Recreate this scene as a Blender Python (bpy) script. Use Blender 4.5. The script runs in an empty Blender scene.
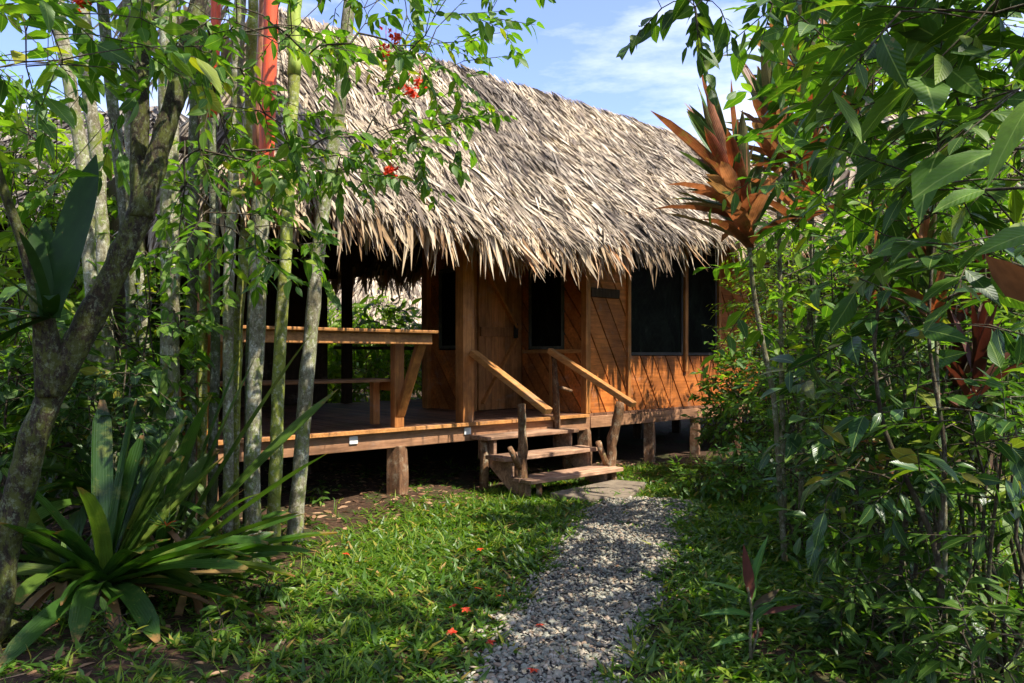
import bpy, math, random
import numpy as np
from mathutils import Vector, Matrix, noise
rng = np.random.default_rng(7)
random.seed(7)
F, ZC, YH = 750.0, 1.42, 356.0
scene = bpy.context.scene
col = scene.collection

def at(px, py, Y):                       # a measured direction and distance -> a place
    return np.array([(px-512)/F*Y, Y, ZC+(YH-py)/F*Y])
def gnd(px, py):
    Y = F*ZC/(py-YH)
    return np.array([(px-512)/F*Y, Y, 0.0])
def gz(x, y):
    return 0.035*np.sin(x*1.3+0.5)*np.cos(y*1.1)+0.02*np.sin(x*3.1+y*2.3)

# ------------------------------------------------------------------ materials
class NT:
    def __init__(self, name):
        self.m = bpy.data.materials.new(name); self.m.use_nodes = True
        self.t = self.m.node_tree; self.t.nodes.clear()
        self.out = self.n('ShaderNodeOutputMaterial')
    def n(self, typ, **kw):
        nd = self.t.nodes.new(typ)
        for k, v in kw.items():
            if k.startswith('i_'): nd.inputs[k[2:].replace('_', ' ')].default_value = v
            else: setattr(nd, k, v)
        return nd
    def l(self, a, b): self.t.links.new(a, b)
    def ramp(self, fac, stops, interp='LINEAR'):
        r = self.n('ShaderNodeValToRGB'); cr = r.color_ramp; cr.interpolation = interp
        while len(cr.elements) < len(stops): cr.elements.new(0.5)
        for e, (p, c) in zip(cr.elements, stops):
            e.position = p; e.color = (*c, 1) if len(c) == 3 else c
        if fac is not None: self.l(fac, r.inputs['Fac'])
        return r.outputs['Color']
    def noise(self, scale, detail=4, rough=.6, vec=None, dist=0):
        nd = self.n('ShaderNodeTexNoise'); nd.inputs['Scale'].default_value = scale
        nd.inputs['Detail'].default_value = detail; nd.inputs['Roughness'].default_value = rough
        nd.inputs['Distortion'].default_value = dist
        if vec is not None: self.l(vec, nd.inputs['Vector'])
        return nd.outputs['Fac']
    def mapping(self, src, scale=(1,1,1), rot=(0,0,0)):
        tc = self.n('ShaderNodeTexCoord'); mp = self.n('ShaderNodeMapping')
        mp.inputs['Scale'].default_value = scale; mp.inputs['Rotation'].default_value = rot
        self.l(tc.outputs[src], mp.inputs['Vector']); return mp.outputs['Vector']
    def mix(self, a, b, fac, mode='MIX'):
        m = self.n('ShaderNodeMix', data_type='RGBA', blend_type=mode)
        for s, v in ((m.inputs['Factor'], fac), (m.inputs['A'], a), (m.inputs['B'], b)):
            if hasattr(v, 'is_linked') or hasattr(v, 'links'): self.l(v, s)
            elif isinstance(v, tuple): s.default_value = (*v, 1)
            else: s.default_value = v
        return m.outputs['Result']
    def math(self, op, a, b=0.0):
        m = self.n('ShaderNodeMath', operation=op)
        for i, v in enumerate((a, b)):
            if isinstance(v, (int, float)): m.inputs[i].default_value = v
            else: self.l(v, m.inputs[i])
        return m.outputs[0]
    def island(self):
        return self.n('ShaderNodeNewGeometry').outputs['Random Per Island']
    def bump(self, h, strength=.4, dist=.01):
        b = self.n('ShaderNodeBump'); b.inputs['Strength'].default_value = strength
        b.inputs['Distance'].default_value = dist; self.l(h, b.inputs['Height']); return b.outputs['Normal']
    def bsdf(self, colr, rough=.7, normal=None, spec=.5, trans=None, tfac=.35):
        p = self.n('ShaderNodeBsdfPrincipled')
        if isinstance(colr, tuple): p.inputs['Base Color'].default_value = (*colr, 1)
        else: self.l(colr, p.inputs['Base Color'])
        if isinstance(rough, float): p.inputs['Roughness'].default_value = rough
        else: self.l(rough, p.inputs['Roughness'])
        p.inputs['Specular IOR Level'].default_value = spec
        if normal is not None: self.l(normal, p.inputs['Normal'])
        if trans is None: self.l(p.outputs[0], self.out.inputs['Surface'])
        else:
            t = self.n('ShaderNodeBsdfTranslucent'); self.l(trans, t.inputs['Color'])
            if normal is not None: self.l(normal, t.inputs['Normal'])
            ms = self.n('ShaderNodeMixShader'); ms.inputs[0].default_value = tfac
            self.l(p.outputs[0], ms.inputs[1]); self.l(t.outputs[0], ms.inputs[2])
            self.l(ms.outputs[0], self.out.inputs['Surface'])
        return self.m

def leaf_mat(name, stops, rough=.44, tfac=.4, tint=(1.7, 1.9, .5), spec=.38, veins=True, blotch=.25, warm=True, tips=False):
    T = NT(name)
    if warm: stops = [(p, (min(1, c[0]*1.35), c[1]*1.02, c[2])) for p, c in stops]
    c = T.ramp(T.island(), stops)
    g = T.noise(9, 3)
    dk = T.ramp(g, [(0.35, (1-blotch,)*3), (.65, (1.0+blotch*.3,)*3)])
    c = T.mix(c, dk, 1.0, 'MULTIPLY')
    if warm:
        c = T.mix(c, (.20,.15,.05), T.ramp(T.noise(38, 4, .7), [(.66, (0,0,0)), (.72, (.8,.8,.8))]))
    nrm = None
    if tips:
        uv = T.n('ShaderNodeUVMap'); sp = T.n('ShaderNodeSeparateXYZ'); T.l(uv.outputs[0], sp.inputs[0])
        tv = T.math('ADD', sp.outputs['Y'], T.math('MULTIPLY', T.math('SUBTRACT', T.noise(14, 4, .7), .5), .45))
        c = T.mix(c, (.26,.14,.05), T.ramp(tv, [(.93, (0,0,0)), (1.0, (1,1,1))]))
        c = T.mix(c, (.22,.24,.05), T.ramp(T.noise(7, 5, .75), [(.56, (0,0,0)), (.68, (.6,.6,.6))]))
        nrm = T.bump(T.math('ADD', T.math('SINE', T.math('MULTIPLY', sp.outputs['X'], 50)), T.noise(25, 4, .7)), .25, .002)
    if veins:
        uv = T.n('ShaderNodeUVMap'); sp = T.n('ShaderNodeSeparateXYZ'); T.l(uv.outputs[0], sp.inputs[0])
        u = T.math('ABSOLUTE', T.math('SUBTRACT', sp.outputs['X'], .5))
        w = T.math('SINE', T.math('MULTIPLY', T.math('SUBTRACT', sp.outputs['Y'], T.math('MULTIPLY', u, .55)), 62))
        rib = T.math('LESS_THAN', u, .022)
        c = T.mix(c, T.mix(c, (.35, .45, .12), .45), rib)
        lt = T.math('MULTIPLY', T.math('MAXIMUM', T.math('SUBTRACT', w, .6), 0), .5)
        c = T.mix(c, T.mix(c, (.3, .42, .1), .16), lt)
        nrm = T.bump(T.math('ADD', w, T.math('MULTIPLY', T.noise(60, 3), 2.5)), .22, .0015)
    tc = T.mix(c, tint, 1.0, 'MULTIPLY')
    return T.bsdf(c, rough, nrm, spec, tc, tfac)

G = {}
G['dark'] = leaf_mat('leaf_deep_green', [(0, (.02,.07,.008)), (.5, (.04,.12,.012)), (.85, (.06,.16,.018)), (1, (.13,.22,.02))])
G['gloss'] = leaf_mat('leaf_glossy_green', [(0, (.012,.05,.012)), (.5, (.025,.085,.018)), (.9, (.045,.13,.025)), (1, (.2,.22,.03))], rough=.3, tfac=.3)
G['mid'] = leaf_mat('leaf_mid_green', [(0, (.032,.11,.012)), (.5, (.065,.185,.02)), (.9, (.12,.26,.028)), (1, (.22,.28,.03))], tfac=.46)
G['bright'] = leaf_mat('leaf_bright_green', [(0, (.06,.16,.015)), (.5, (.11,.25,.02)), (1, (.2,.33,.03))], tfac=.5)
G['far'] = leaf_mat('leaf_far_green', [(0, (.03,.09,.012)), (.6, (.07,.17,.02)), (1, (.14,.25,.03))], veins=False, tfac=.4)
G['blue'] = leaf_mat('leaf_blue_green', [(0, (.03,.11,.022)), (.6, (.06,.20,.035)), (1, (.12,.28,.045))], tfac=.35)
G['grass'] = leaf_mat('leaf_lawn', [(0, (.028,.09,.010)), (.5, (.055,.155,.014)), (.88, (.10,.22,.02)), (.95, (.22,.28,.04)), (1, (.3,.22,.08))], veins=False, rough=.4, tfac=.38)
G['strap'] = leaf_mat('leaf_strap', tips=True, stops=[(0, (.016,.06,.010)), (.6, (.035,.11,.015)), (1, (.09,.17,.025))], veins=False, tfac=.32, rough=.38)
G['strapdry'] = leaf_mat('leaf_strap_dry', warm=False, stops=[(0, (.12,.06,.03)), (.6, (.28,.15,.06)), (1, (.3,.25,.08))], veins=False, tfac=.25, tint=(1.2,1,.6))
G['litter'] = leaf_mat('leaf_litter', warm=False, stops=[(0, (.07,.035,.02)), (.5, (.22,.11,.05)), (1, (.42,.26,.14))], veins=False, tfac=.1, tint=(1,1,1), rough=.7)
G['ti'] = leaf_mat('leaf_red_bronze', warm=False, tips=True, stops=[(0, (.04,.13,.02)), (.30, (.07,.15,.03)), (.42, (.20,.08,.035)), (.62, (.40,.16,.07)), (.8, (.50,.28,.14)), (.9, (.08,.14,.03)), (1, (.36,.08,.03))], veins=False, tfac=.35, tint=(1.2,.95,.65), rough=.45, blotch=.6)
G['tidark'] = leaf_mat('leaf_maroon', warm=False, stops=[(0, (.05,.018,.012)), (.6, (.12,.04,.025)), (1, (.03,.07,.02))], veins=False, tfac=.3, tint=(1.3,.8,.6), rough=.55, spec=.25)
G['petal'] = leaf_mat('petal_red', warm=False, stops=[(0, (.75,.04,.015)), (1, (.85,.13,.04))], veins=False, tfac=.35, tint=(1.1,.8,.8), rough=.5)
G['fern'] = leaf_mat('leaf_fern_dark', [(0, (.008,.035,.006)), (1, (.018,.06,.008))], veins=False, tfac=.25, spec=.15, rough=.5)
G['yellowing'] = leaf_mat('leaf_yellowing', warm=False, stops=[(0, (.25,.2,.03)), (.5, (.4,.12,.04)), (1, (.35,.3,.06))], veins=True, tfac=.35, tint=(1.2,1.0,.6))

def wood_mat(name, dark, light, axis='X', rough=.55, isl=True, grime=.5):
    T = NT(name)
    sc = {'X': (1.2, 14, 14), 'Y': (14, 1.2, 14), 'Z': (14, 14, 1.2)}[axis]
    v = T.mapping('Object', sc)
    g = T.noise(2.2, 6, .65, v, .6)
    c = T.ramp(g, [(.28, dark), (.72, light)])
    if isl:
        r = T.ramp(T.island(), [(0, (.62,.58,.55)), (.5, (.9,.9,.9)), (1, (1.18,1.12,1.05))])
        c = T.mix(c, r, 1.0, 'MULTIPLY')
    b = T.noise(1.6, 5, .7, T.mapping('Object', (1,1,1)))
    st = T.ramp(b, [(.38, (1-grime,)*3), (.6, (1,1,1))])
    c = T.mix(c, st, 1.0, 'MULTIPLY')
    gw = T.noise(2.3, 6, .75, T.mapping('Object', (1,1,1.6)))
    c = T.mix(c, T.mix(c, (.30,.26,.21), .45), T.ramp(gw, [(.56, (0,0,0)), (.72, (1,1,1))]))
    fine = T.noise(9, 4, .7, v)
    return T.bsdf(c, T.ramp(g, [(0, (rough+.1,)*3), (1, (rough-.08,)*3)]), T.bump(fine, .5, .004), .35)
W_wall = wood_mat('wall_boards', (.34,.10,.018), (.80,.26,.055), 'X', .5)
W_wallz = wood_mat('door_boards', (.28,.11,.03), (.64,.28,.09), 'Z', .5)
W_post = wood_mat('post_wood', (.32,.11,.026), (.70,.29,.075), 'Z', .55, isl=False)
W_beam = wood_mat('beam_wood', (.20,.095,.045), (.54,.28,.14), 'X', .65, isl=False)
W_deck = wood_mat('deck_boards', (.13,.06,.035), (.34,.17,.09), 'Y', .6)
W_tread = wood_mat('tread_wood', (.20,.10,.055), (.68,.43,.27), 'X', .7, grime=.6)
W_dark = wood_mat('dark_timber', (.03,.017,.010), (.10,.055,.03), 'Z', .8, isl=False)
W_rail = wood_mat('rail_wood', (.36,.14,.035), (.72,.34,.10), 'Y', .55, isl=False)

def bark_mat(name, c0, c1, lichen, moss, mossamt=.55, sc=22, rings=0):
    T = NT(name)
    v = T.mapping('Object', (1,1,.45))
    n1 = T.noise(sc*1.6, 8, .75, v)
    c = T.ramp(n1, [(.36, c0), (.62, c1)])
    n3 = T.noise(sc*.3, 8, .8, T.mapping('Object', (1.3,1,.6)))
    c = T.mix(c, moss, T.ramp(n3, [(mossamt, (0,0,0)), (mossamt+.07, (.9,.9,.9))]))
    n2 = T.noise(sc*.8, 8, .8, T.mapping('Object', (1,1,.8)))
    c = T.mix(c, lichen, T.ramp(n2, [(.52, (0,0,0)), (.60, (.9,.9,.9))]))
    n4 = T.noise(sc*.16, 3, .6, T.mapping('Object', (1,1,.7)))
    c = T.mix(c, T.ramp(n4, [(.35, (.55,.5,.42)), (.6, (1.1,1.1,1.05))]), 1.0, 'MULTIPLY')
    h = n1
    if rings:
        sp = T.n('ShaderNodeSeparateXYZ'); tc = T.n('ShaderNodeTexCoord'); T.l(tc.outputs['Object'], sp.inputs[0])
        zz = T.math('ADD', sp.outputs['Z'], T.math('MULTIPLY', T.noise(1.3), .35))
        fr = T.math('FRACT', T.math('MULTIPLY', zz, rings))
        ln = T.ramp(fr, [(0, (.45,.45,.45)), (.04, (1,1,1)), (.96, (1,1,1)), (1, (.45,.45,.45))])
        c = T.mix(T.mix(c, (.5,.46,.38), 1.0, 'MULTIPLY'), c, ln)
        h = T.math('ADD', n1, T.math('MULTIPLY', ln, .35))
    return T.bsdf(c, .85, T.bump(h, .7, .012), .25)
B_main = bark_mat('bark_mossy', (.008,.006,.004), (.065,.048,.028), (.17,.19,.11), (.09,.105,.018), .47, 55)
B_palm = bark_mat('bark_palm_pale', (.13,.115,.07), (.36,.34,.24), (.60,.60,.50), (.20,.25,.055), .49, 36, rings=7)
B_palmg = bark_mat('bark_palm_green', (.08,.10,.03), (.26,.29,.09), (.52,.52,.38), (.30,.34,.05), .43, 34, rings=7)
B_palmd = bark_mat('bark_palm_dark', (.05,.05,.03), (.17,.17,.11), (.33,.35,.28), (.08,.12,.03), .48, 30, rings=7)
B_twig = bark_mat('bark_twig', (.03,.022,.014), (.10,.075,.045), (.16,.16,.11), (.05,.08,.02), .55, 40)
B_ti = bark_mat('bark_ti_stem', (.10,.09,.05), (.24,.21,.13), (.36,.36,.28), (.10,.12,.04), .5, 40, rings=22)
B_log = bark_mat('bark_log', (.07,.035,.018), (.28,.15,.075), (.36,.31,.22), (.12,.14,.04), .58, 20)
B_pier = bark_mat('pier_wood', (.10,.05,.028), (.30,.16,.085), (.36,.29,.2), (.10,.09,.04), .62, 14)

def simple(name, c, rough=.6, spec=.5, metal=0):
    T = NT(name); m = T.bsdf(c, rough, None, spec)
    for n in T.t.nodes:
        if n.type == 'BSDF_PRINCIPLED': n.inputs['Metallic'].default_value = metal
    return m
M_frame = simple('window_frame_dark', (.03,.025,.02), .5)
M_frame2 = wood_mat('window_frame_green_grey', (.06,.065,.045), (.14,.14,.10), 'Z', .6, isl=False)
def screen_mat():
    T = NT('window_screen')
    g = T.noise(2.5, 5, .75, T.mapping('Object', (1.2, 1.2, .5), (0, .5, 0)), 2.0)
    c = T.ramp(g, [(.45, (.003,.0035,.003)), (.62, (.010,.013,.009)), (.72, (.035,.04,.03))])  # pale streaks imitate reflections, put into the screen colour
    sp = T.n('ShaderNodeSeparateXYZ'); tcc = T.n('ShaderNodeTexCoord'); T.l(tcc.outputs['Object'], sp.inputs[0])
    for sg in (1, -1):
        u = T.math('ADD', T.math('ADD', sp.outputs['X'], sp.outputs['Y']), T.math('MULTIPLY', sp.outputs['Z'], sg*.8))
        ln = T.math('LESS_THAN', T.math('FRACT', T.math('MULTIPLY', u, 9)), .05); c = T.mix(c, (.012,.013,.010), ln)
    return T.bsdf(c, .3, None, .05)
M_screen = screen_mat()
M_light = simple('light_box_white', (.75,.74,.68), .4)
M_iron = simple('latch_iron', (.05,.045,.04), .5, .5, .8)
M_red = None
def crownshaft_mat(name, a, b):
    T = NT(name)
    g = T.noise(4, 6, .75, T.mapping('Object', (9,9,1.3)))
    return T.bsdf(T.ramp(g, [(.36, a), (.5, b), (.72, tuple(min(1, x*1.25) for x in b))]), .45, T.bump(g, .3, .006), .4)
M_redshaft = crownshaft_mat('crownshaft_red', (.26,.07,.03), (.72,.09,.025))
M_brownshaft = crownshaft_mat('crownshaft_brown', (.16,.07,.035), (.50,.20,.10))
M_greenshaft = crownshaft_mat('crownshaft_green', (.14,.22,.03), (.34,.42,.06))

def thatch_mat(name, warm=False, grey=False):
    T = NT(name)
    if warm: st = [(0, (.20,.11,.05)), (.25, (.36,.24,.12)), (.6, (.54,.43,.28)), (.9, (.68,.58,.42)), (1, (.55,.25,.08))]
    elif grey: st = [(0, (.07,.06,.05)), (.5, (.20,.18,.155)), (1, (.34,.31,.27))]
    else: st = [(0, (.13,.10,.075)), (.2, (.27,.22,.17)), (.5, (.43,.355,.255)), (.8, (.62,.53,.39)), (1, (.76,.68,.53))]
    c = T.ramp(T.island(), st)
    p = T.noise(.9, 4, .7, T.mapping('Object', (1,1,1)), .8)
    w = T.ramp(p, [(.36, (.40,.39,.40)), (.5, (.82,.80,.78)), (.64, (1.12,1.08,1.0))])
    c = T.mix(c, w, 1.0, 'MULTIPLY')
    uv = T.n('ShaderNodeUVMap'); mp = T.n('ShaderNodeMapping'); mp.inputs['Scale'].default_value = (9, .6, 1)
    T.l(uv.outputs[0], mp.inputs['Vector'])
    s = T.noise(2, 3, .6, mp.outputs[0])
    c = T.mix(c, T.ramp(s, [(.35, (.75,.73,.7)), (.6, (1.05,1.05,1.05))]), 1.0, 'MULTIPLY')
    return T.bsdf(c, .75, T.bump(s, .4, .003), .25, c, .15)
M_thatch = thatch_mat('thatch_bleached'); M_fringe = thatch_mat('thatch_fringe', warm=True); M_thgrey = thatch_mat('thatch_grey', grey=True)
def lining():
    T = NT('thatch_underside')
    v = T.mapping('Object', (9, 1.2, 1.2)); n = T.noise(4, 5, .7, v, 1.5)
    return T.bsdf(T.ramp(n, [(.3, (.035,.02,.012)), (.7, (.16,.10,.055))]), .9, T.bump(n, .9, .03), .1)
M_lining = lining()

def ground_mat():
    T = NT('soil')
    v = T.mapping('Object')
    a = T.noise(2.2, 7, .7, v); b = T.noise(24, 5, .7, v)
    c = T.ramp(b, [(.3, (.022,.014,.009)), (.6, (.075,.042,.024)), (.8, (.20,.12,.065))])
    c = T.mix(c, (.035,.06,.015), T.ramp(a, [(.5, (0,0,0)), (.62, (.6,.6,.6))]))
    return T.bsdf(c, .95, T.bump(b, .9, .03), .15)
M_soil = ground_mat()
def gravel_mat():
    T = NT('gravel_bed')
    vo = T.n('ShaderNodeTexVoronoi'); vo.inputs['Scale'].default_value = 60; T.l(T.mapping('Object'), vo.inputs['Vector'])
    c = T.ramp(vo.outputs['Distance'], [(0, (.2,.2,.19)), (.5, (.06,.055,.05))])
    return T.bsdf(c, .9, T.bump(vo.outputs['Distance'], .8, .01), .2)
M_gravel = gravel_mat()
def pebble_mat():
    T = NT('river_pebbles')
    c = T.ramp(T.island(), [(0, (.13,.12,.09)), (.2, (.20,.20,.155)), (.42, (.28,.27,.205)), (.58, (.24,.20,.14)), (.7, (.38,.34,.255)), (.8, (.33,.25,.165)), (.9, (.21,.14,.09)), (1, (.46,.41,.33))])
    n = T.noise(60, 3, .6, T.mapping('Object'))
    c = T.mix(c, T.ramp(n, [(.3, (.75,.75,.75)), (.7, (1.1,1.1,1.1))]), 1.0, 'MULTIPLY')
    return T.bsdf(c, .6, None, .4)
M_peb = pebble_mat()
def slab_mat():
    T = NT('concrete')
    n = T.noise(7, 6, .7, T.mapping('Object'))
    return T.bsdf(T.ramp(n, [(.3, (.09,.07,.05)), (.7, (.24,.19,.13))]), .85, T.bump(T.noise(60), .4, .004), .3)
M_slab = slab_mat()

# ------------------------------------------------------------------ mesh building
class MB:
    def __init__(self): self.v=[]; self.f=[]; self.tot=[]; self.uv=[]; self.n=0
    def add(self, verts, faces, uvs=None):        # few faces: python lists
        verts = np.asarray(verts, dtype=np.float32)
        for f in faces: self.tot.append(np.array([len(f)], dtype=np.int32)); self.f.append(np.asarray(f, dtype=np.int32)+self.n)
        k = sum(len(f) for f in faces)
        self.uv.append(np.zeros((k, 2), np.float32) if uvs is None else np.asarray(uvs, np.float32))
        self.v.append(verts); self.n += len(verts)
    def addrep(self, V, loops, totals, uvl):      # V (M,k,3): M copies of one template
        M, k = V.shape[:2]
        if M == 0: return
        idx = (np.asarray(loops)[None, :] + (np.arange(M)*k)[:, None] + self.n).astype(np.int32)
        self.f.append(idx.ravel()); self.tot.append(np.tile(np.asarray(totals, np.int32), M))
        self.uv.append(np.tile(np.asarray(uvl, np.float32), (M, 1)))
        self.v.append(V.reshape(-1, 3).astype(np.float32)); self.n += M*k
    def box(self, x0, x1, y0, y1, z0, z1, jit=0, rot=None):
        c = np.array([[x0,y0,z0],[x1,y0,z0],[x1,y1,z0],[x0,y1,z0],[x0,y0,z1],[x1,y0,z1],[x1,y1,z1],[x0,y1,z1]], float)
        if jit: c += rng.uniform(-jit, jit, c.shape)
        self.add(c, [(0,3,2,1),(4,5,6,7),(0,1,5,4),(1,2,6,5),(2,3,7,6),(3,0,4,7)])
    def beam(self, p, q, w, h, up=(0,0,1)):       # box along p->q
        p, q = np.array(p, float), np.array(q, float); d = q-p; d /= np.linalg.norm(d)
        s = np.cross(d, up); s /= np.linalg.norm(s); u = np.cross(s, d)
        c = [b + s*sx*w/2 + u*sz*h/2 for b in (p, q) for sx, sz in ((-1,-1),(1,-1),(1,1),(-1,1))]
        self.add(c, [(0,3,2,1),(4,5,6,7),(0,1,5,4),(1,2,6,5),(2,3,7,6),(3,0,4,7)])
    def tube(self, pts, rads, k=8, rough=0, cap=True, seed=0):
        pts = np.asarray(pts, float); n = len(pts)
        t = np.gradient(pts, axis=0); t /= np.linalg.norm(t, axis=1)[:, None]+1e-9
        ref = np.array([0.31, .95, 0.02]); V = []
        for i in range(n):
            s = np.cross(t[i], ref); s /= np.linalg.norm(s)+1e-9; u = np.cross(s, t[i])
            for j in range(k):
                a = 2*math.pi*j/k; r = rads[i]
                if rough:
                    q = pts[i]+r*(math.cos(a)*s+math.sin(a)*u)
                    r *= 1+rough*noise.fractal(Vector(q*7+seed), 1.0, 2.0, 3)
                V.append(pts[i]+r*(math.cos(a)*s+math.sin(a)*u))
        fs = [(i*k+j, i*k+(j+1)%k, (i+1)*k+(j+1)%k, (i+1)*k+j) for i in range(n-1) for j in range(k)]
        if cap: fs += [tuple(range(k-1, -1, -1)), tuple(range((n-1)*k, n*k))]
        self.add(V, fs)
    def edges(self, P, Q, R0, R1, k=5):           # many frustums at once
        P, Q = np.asarray(P), np.asarray(Q); d = Q-P; L = np.linalg.norm(d, axis=1)[:, None]+1e-9; d = d/L
        ref = np.where(np.abs(d[:, 2:3]) > .9, np.array([[1., 0, 0]]), np.array([[0, 0, 1.]]))
        s = np.cross(d, ref); s /= np.linalg.norm(s, axis=1)[:, None]+1e-9; u = np.cross(s, d)
        a = 2*np.pi*np.arange(k)/k; ca, sa = np.cos(a), np.sin(a)
        ring = s[:, None, :]*ca[None, :, None]+u[:, None, :]*sa[None, :, None]
        V = np.concatenate([P[:, None, :]+ring*np.asarray(R0)[:, None, None], Q[:, None, :]+ring*np.asarray(R1)[:, None, None]], 1)
        lp = []; 
        for j in range(k): lp += [j, (j+1) % k, k+(j+1) % k, k+j]
        self.addrep(V, lp, [4]*k, np.zeros((4*k, 2)))
    def build(self, name, mat, parent=None, smooth=False, bevel=0):
        me = bpy.data.meshes.new(name)
        V = np.concatenate(self.v); Fi = np.concatenate(self.f); T = np.concatenate(self.tot); U = np.concatenate(self.uv)
        me.vertices.add(len(V)); me.vertices.foreach_set('co', V.ravel())
        me.loops.add(len(Fi)); me.loops.foreach_set('vertex_index', Fi)
        me.polygons.add(len(T)); st = np.concatenate([[0], np.cumsum(T)[:-1]]).astype(np.int32)
        me.polygons.foreach_set('loop_start', st)
        me.polygons.foreach_set('use_smooth', np.full(len(T), smooth))
        uvl = me.uv_layers.new(name='UVMap'); uvl.data.foreach_set('uv', U.ravel())
        me.materials.append(mat); me.update(calc_edges=True); me.validate()
        o = bpy.data.objects.new(name, me); col.objects.link(o)
        if parent is not None: o.parent = parent
        if bevel:
            b = o.modifiers.new('bevel', 'BEVEL'); b.width = bevel; b.segments = 2; b.limit_method = 'ANGLE'
        return o
def empty(name, loc=(0,0,0), rz=0, label=None, cat=None, group=None):
    o = bpy.data.objects.new(name, None); o.location = tuple(float(a) for a in loc); o.rotation_euler = (0,0,rz); col.objects.link(o)
    o.empty_display_size = .2
    tag(o, label, cat, group); return o
def tag(o, label=None, cat=None, group=None, kind=None):
    if label: o['label'] = label
    if cat: o['category'] = cat
    if group: o['group'] = group
    if kind: o['kind'] = kind
    return o

def norm(a): return a/(np.linalg.norm(a, axis=-1, keepdims=True)+1e-9)
PROF = {'ovate': [(0,0),(.2,.72),(.42,1),(.74,.62),(1,0)], 'lance': [(0,0),(.2,.8),(.45,1),(.75,.6),(1,0)],
        'strap': [(0,.75),(.15,.9),(.35,1),(.6,.95),(.82,.7),(1,.04)],
        'low': [(0,0),(.42,1),(1,0)], 'blunt': [(0,.8),(.2,.9),(.45,1),(.7,1),(.9,.85),(1,.25)],
        'frond': [(0,.5),(.3,1),(.65,.75),(1,0)]}
def add_leaves(mb, P, D, N, L, W, droop=.15, fold=.25, prof='ovate', gravity=False):
    P, D = np.asarray(P, float), norm(np.asarray(D, float)); M = len(P)
    if M == 0: return
    N = norm(np.asarray(N, float)); S = norm(np.cross(D, N)); N = np.cross(S, D)
    L = np.broadcast_to(L, (M,))[:, None]; W = np.broadcast_to(W, (M,))[:, None]; dr = np.broadcast_to(droop, (M,))[:, None]
    dn = np.array([[0, 0, 1.]]) if gravity else N
    st = PROF[prof]; V = []; uv = []; idx = []
    for i, (t, w) in enumerate(st):
        c = P + D*L*t - dn*dr*L*t*t
        if w == 0: idx.append([len(V)]); V.append(c); uv.append((.5, t))
        else:
            hw = W*.5*w
            idx.append([len(V), len(V)+1, len(V)+2])
            V += [c - S*hw + N*hw*fold, c, c + S*hw + N*hw*fold]; uv += [(.5-.5*w, t), (.5, t), (.5+.5*w, t)]
    loops, tot = [], []
    for a, b in zip(idx[:-1], idx[1:]):
        if len(a) == 1: fs = [(a[0], b[1], b[0]), (a[0], b[2], b[1])]
        elif len(b) == 1: fs = [(a[0], a[1], b[0]), (a[1], a[2], b[0])]
        else: fs = [(a[0], a[1], b[1], b[0]), (a[1], a[2], b[2], b[1])]
        for f in fs: loops += list(f); tot.append(len(f))
    mb.addrep(np.stack(V, 1), loops, tot, [uv[i] for i in loops])

def rdir(n, zmin=-1, zmax=1):
    z = rng.uniform(zmin, zmax, n); a = rng.uniform(0, 2*np.pi, n); r = np.sqrt(1-z*z)
    return np.stack([r*np.cos(a), r*np.sin(a), z], 1)

def grow(trunk, targets, start=0.0, arch=.12, step=.35):
    """skeleton joining every target to the nearest point already grown; returns nodes, parents, target ends"""
    nodes = [np.array(p, float) for p in trunk]; par = list(range(-1, len(trunk)-1))
    ok = [i >= start*len(trunk) for i in range(len(trunk))]
    T = np.asarray(targets, float); base = np.array(trunk[-1])
    d0 = np.min(np.linalg.norm(T[:, None]-np.array(trunk)[None, int(start*len(trunk)):], axis=2), 1)
    ends = []
    for i in np.argsort(d0):
        t = T[i]; A = np.array(nodes); d = np.linalg.norm(A-t, axis=1)+np.maximum(0, A[:, 2]-t[2])*.6; d[~np.array(ok)] = 1e9
        j = int(np.argmin(d)); L = np.linalg.norm(t-A[j]); k = max(2, int(L/step)+1)
        prev = j
        for q in range(1, k+1):
            f = q/k; p = A[j]+(t-A[j])*f; p[2] += arch*L*math.sin(math.pi*f)
            if q < k: p += rng.normal(0, .03*L, 3)*.6
            nodes.append(p); par.append(prev); ok.append(True); prev = len(nodes)-1
        ends.append(prev)
    return np.array(nodes), np.array(par), ends

def skeleton_mesh(mb, nodes, par, ntrunk, r0=.004, k=5, rmax=.05, e=.5):
    cnt = np.zeros(len(nodes)); kids = np.zeros(len(nodes))
    for i in range(len(nodes)-1, -1, -1):
        if cnt[i] == 0: cnt[i] = 1
        if par[i] >= 0: cnt[par[i]] += cnt[i]
    r = np.minimum(r0*cnt**e, rmax)
    m = np.array([i for i in range(len(nodes)) if i >= ntrunk and par[i] >= 0])
    if len(m): mb.edges(nodes[par[m]], nodes[m], np.minimum(r[par[m]], r[m]*1.3), r[m], k)
    return r

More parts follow.
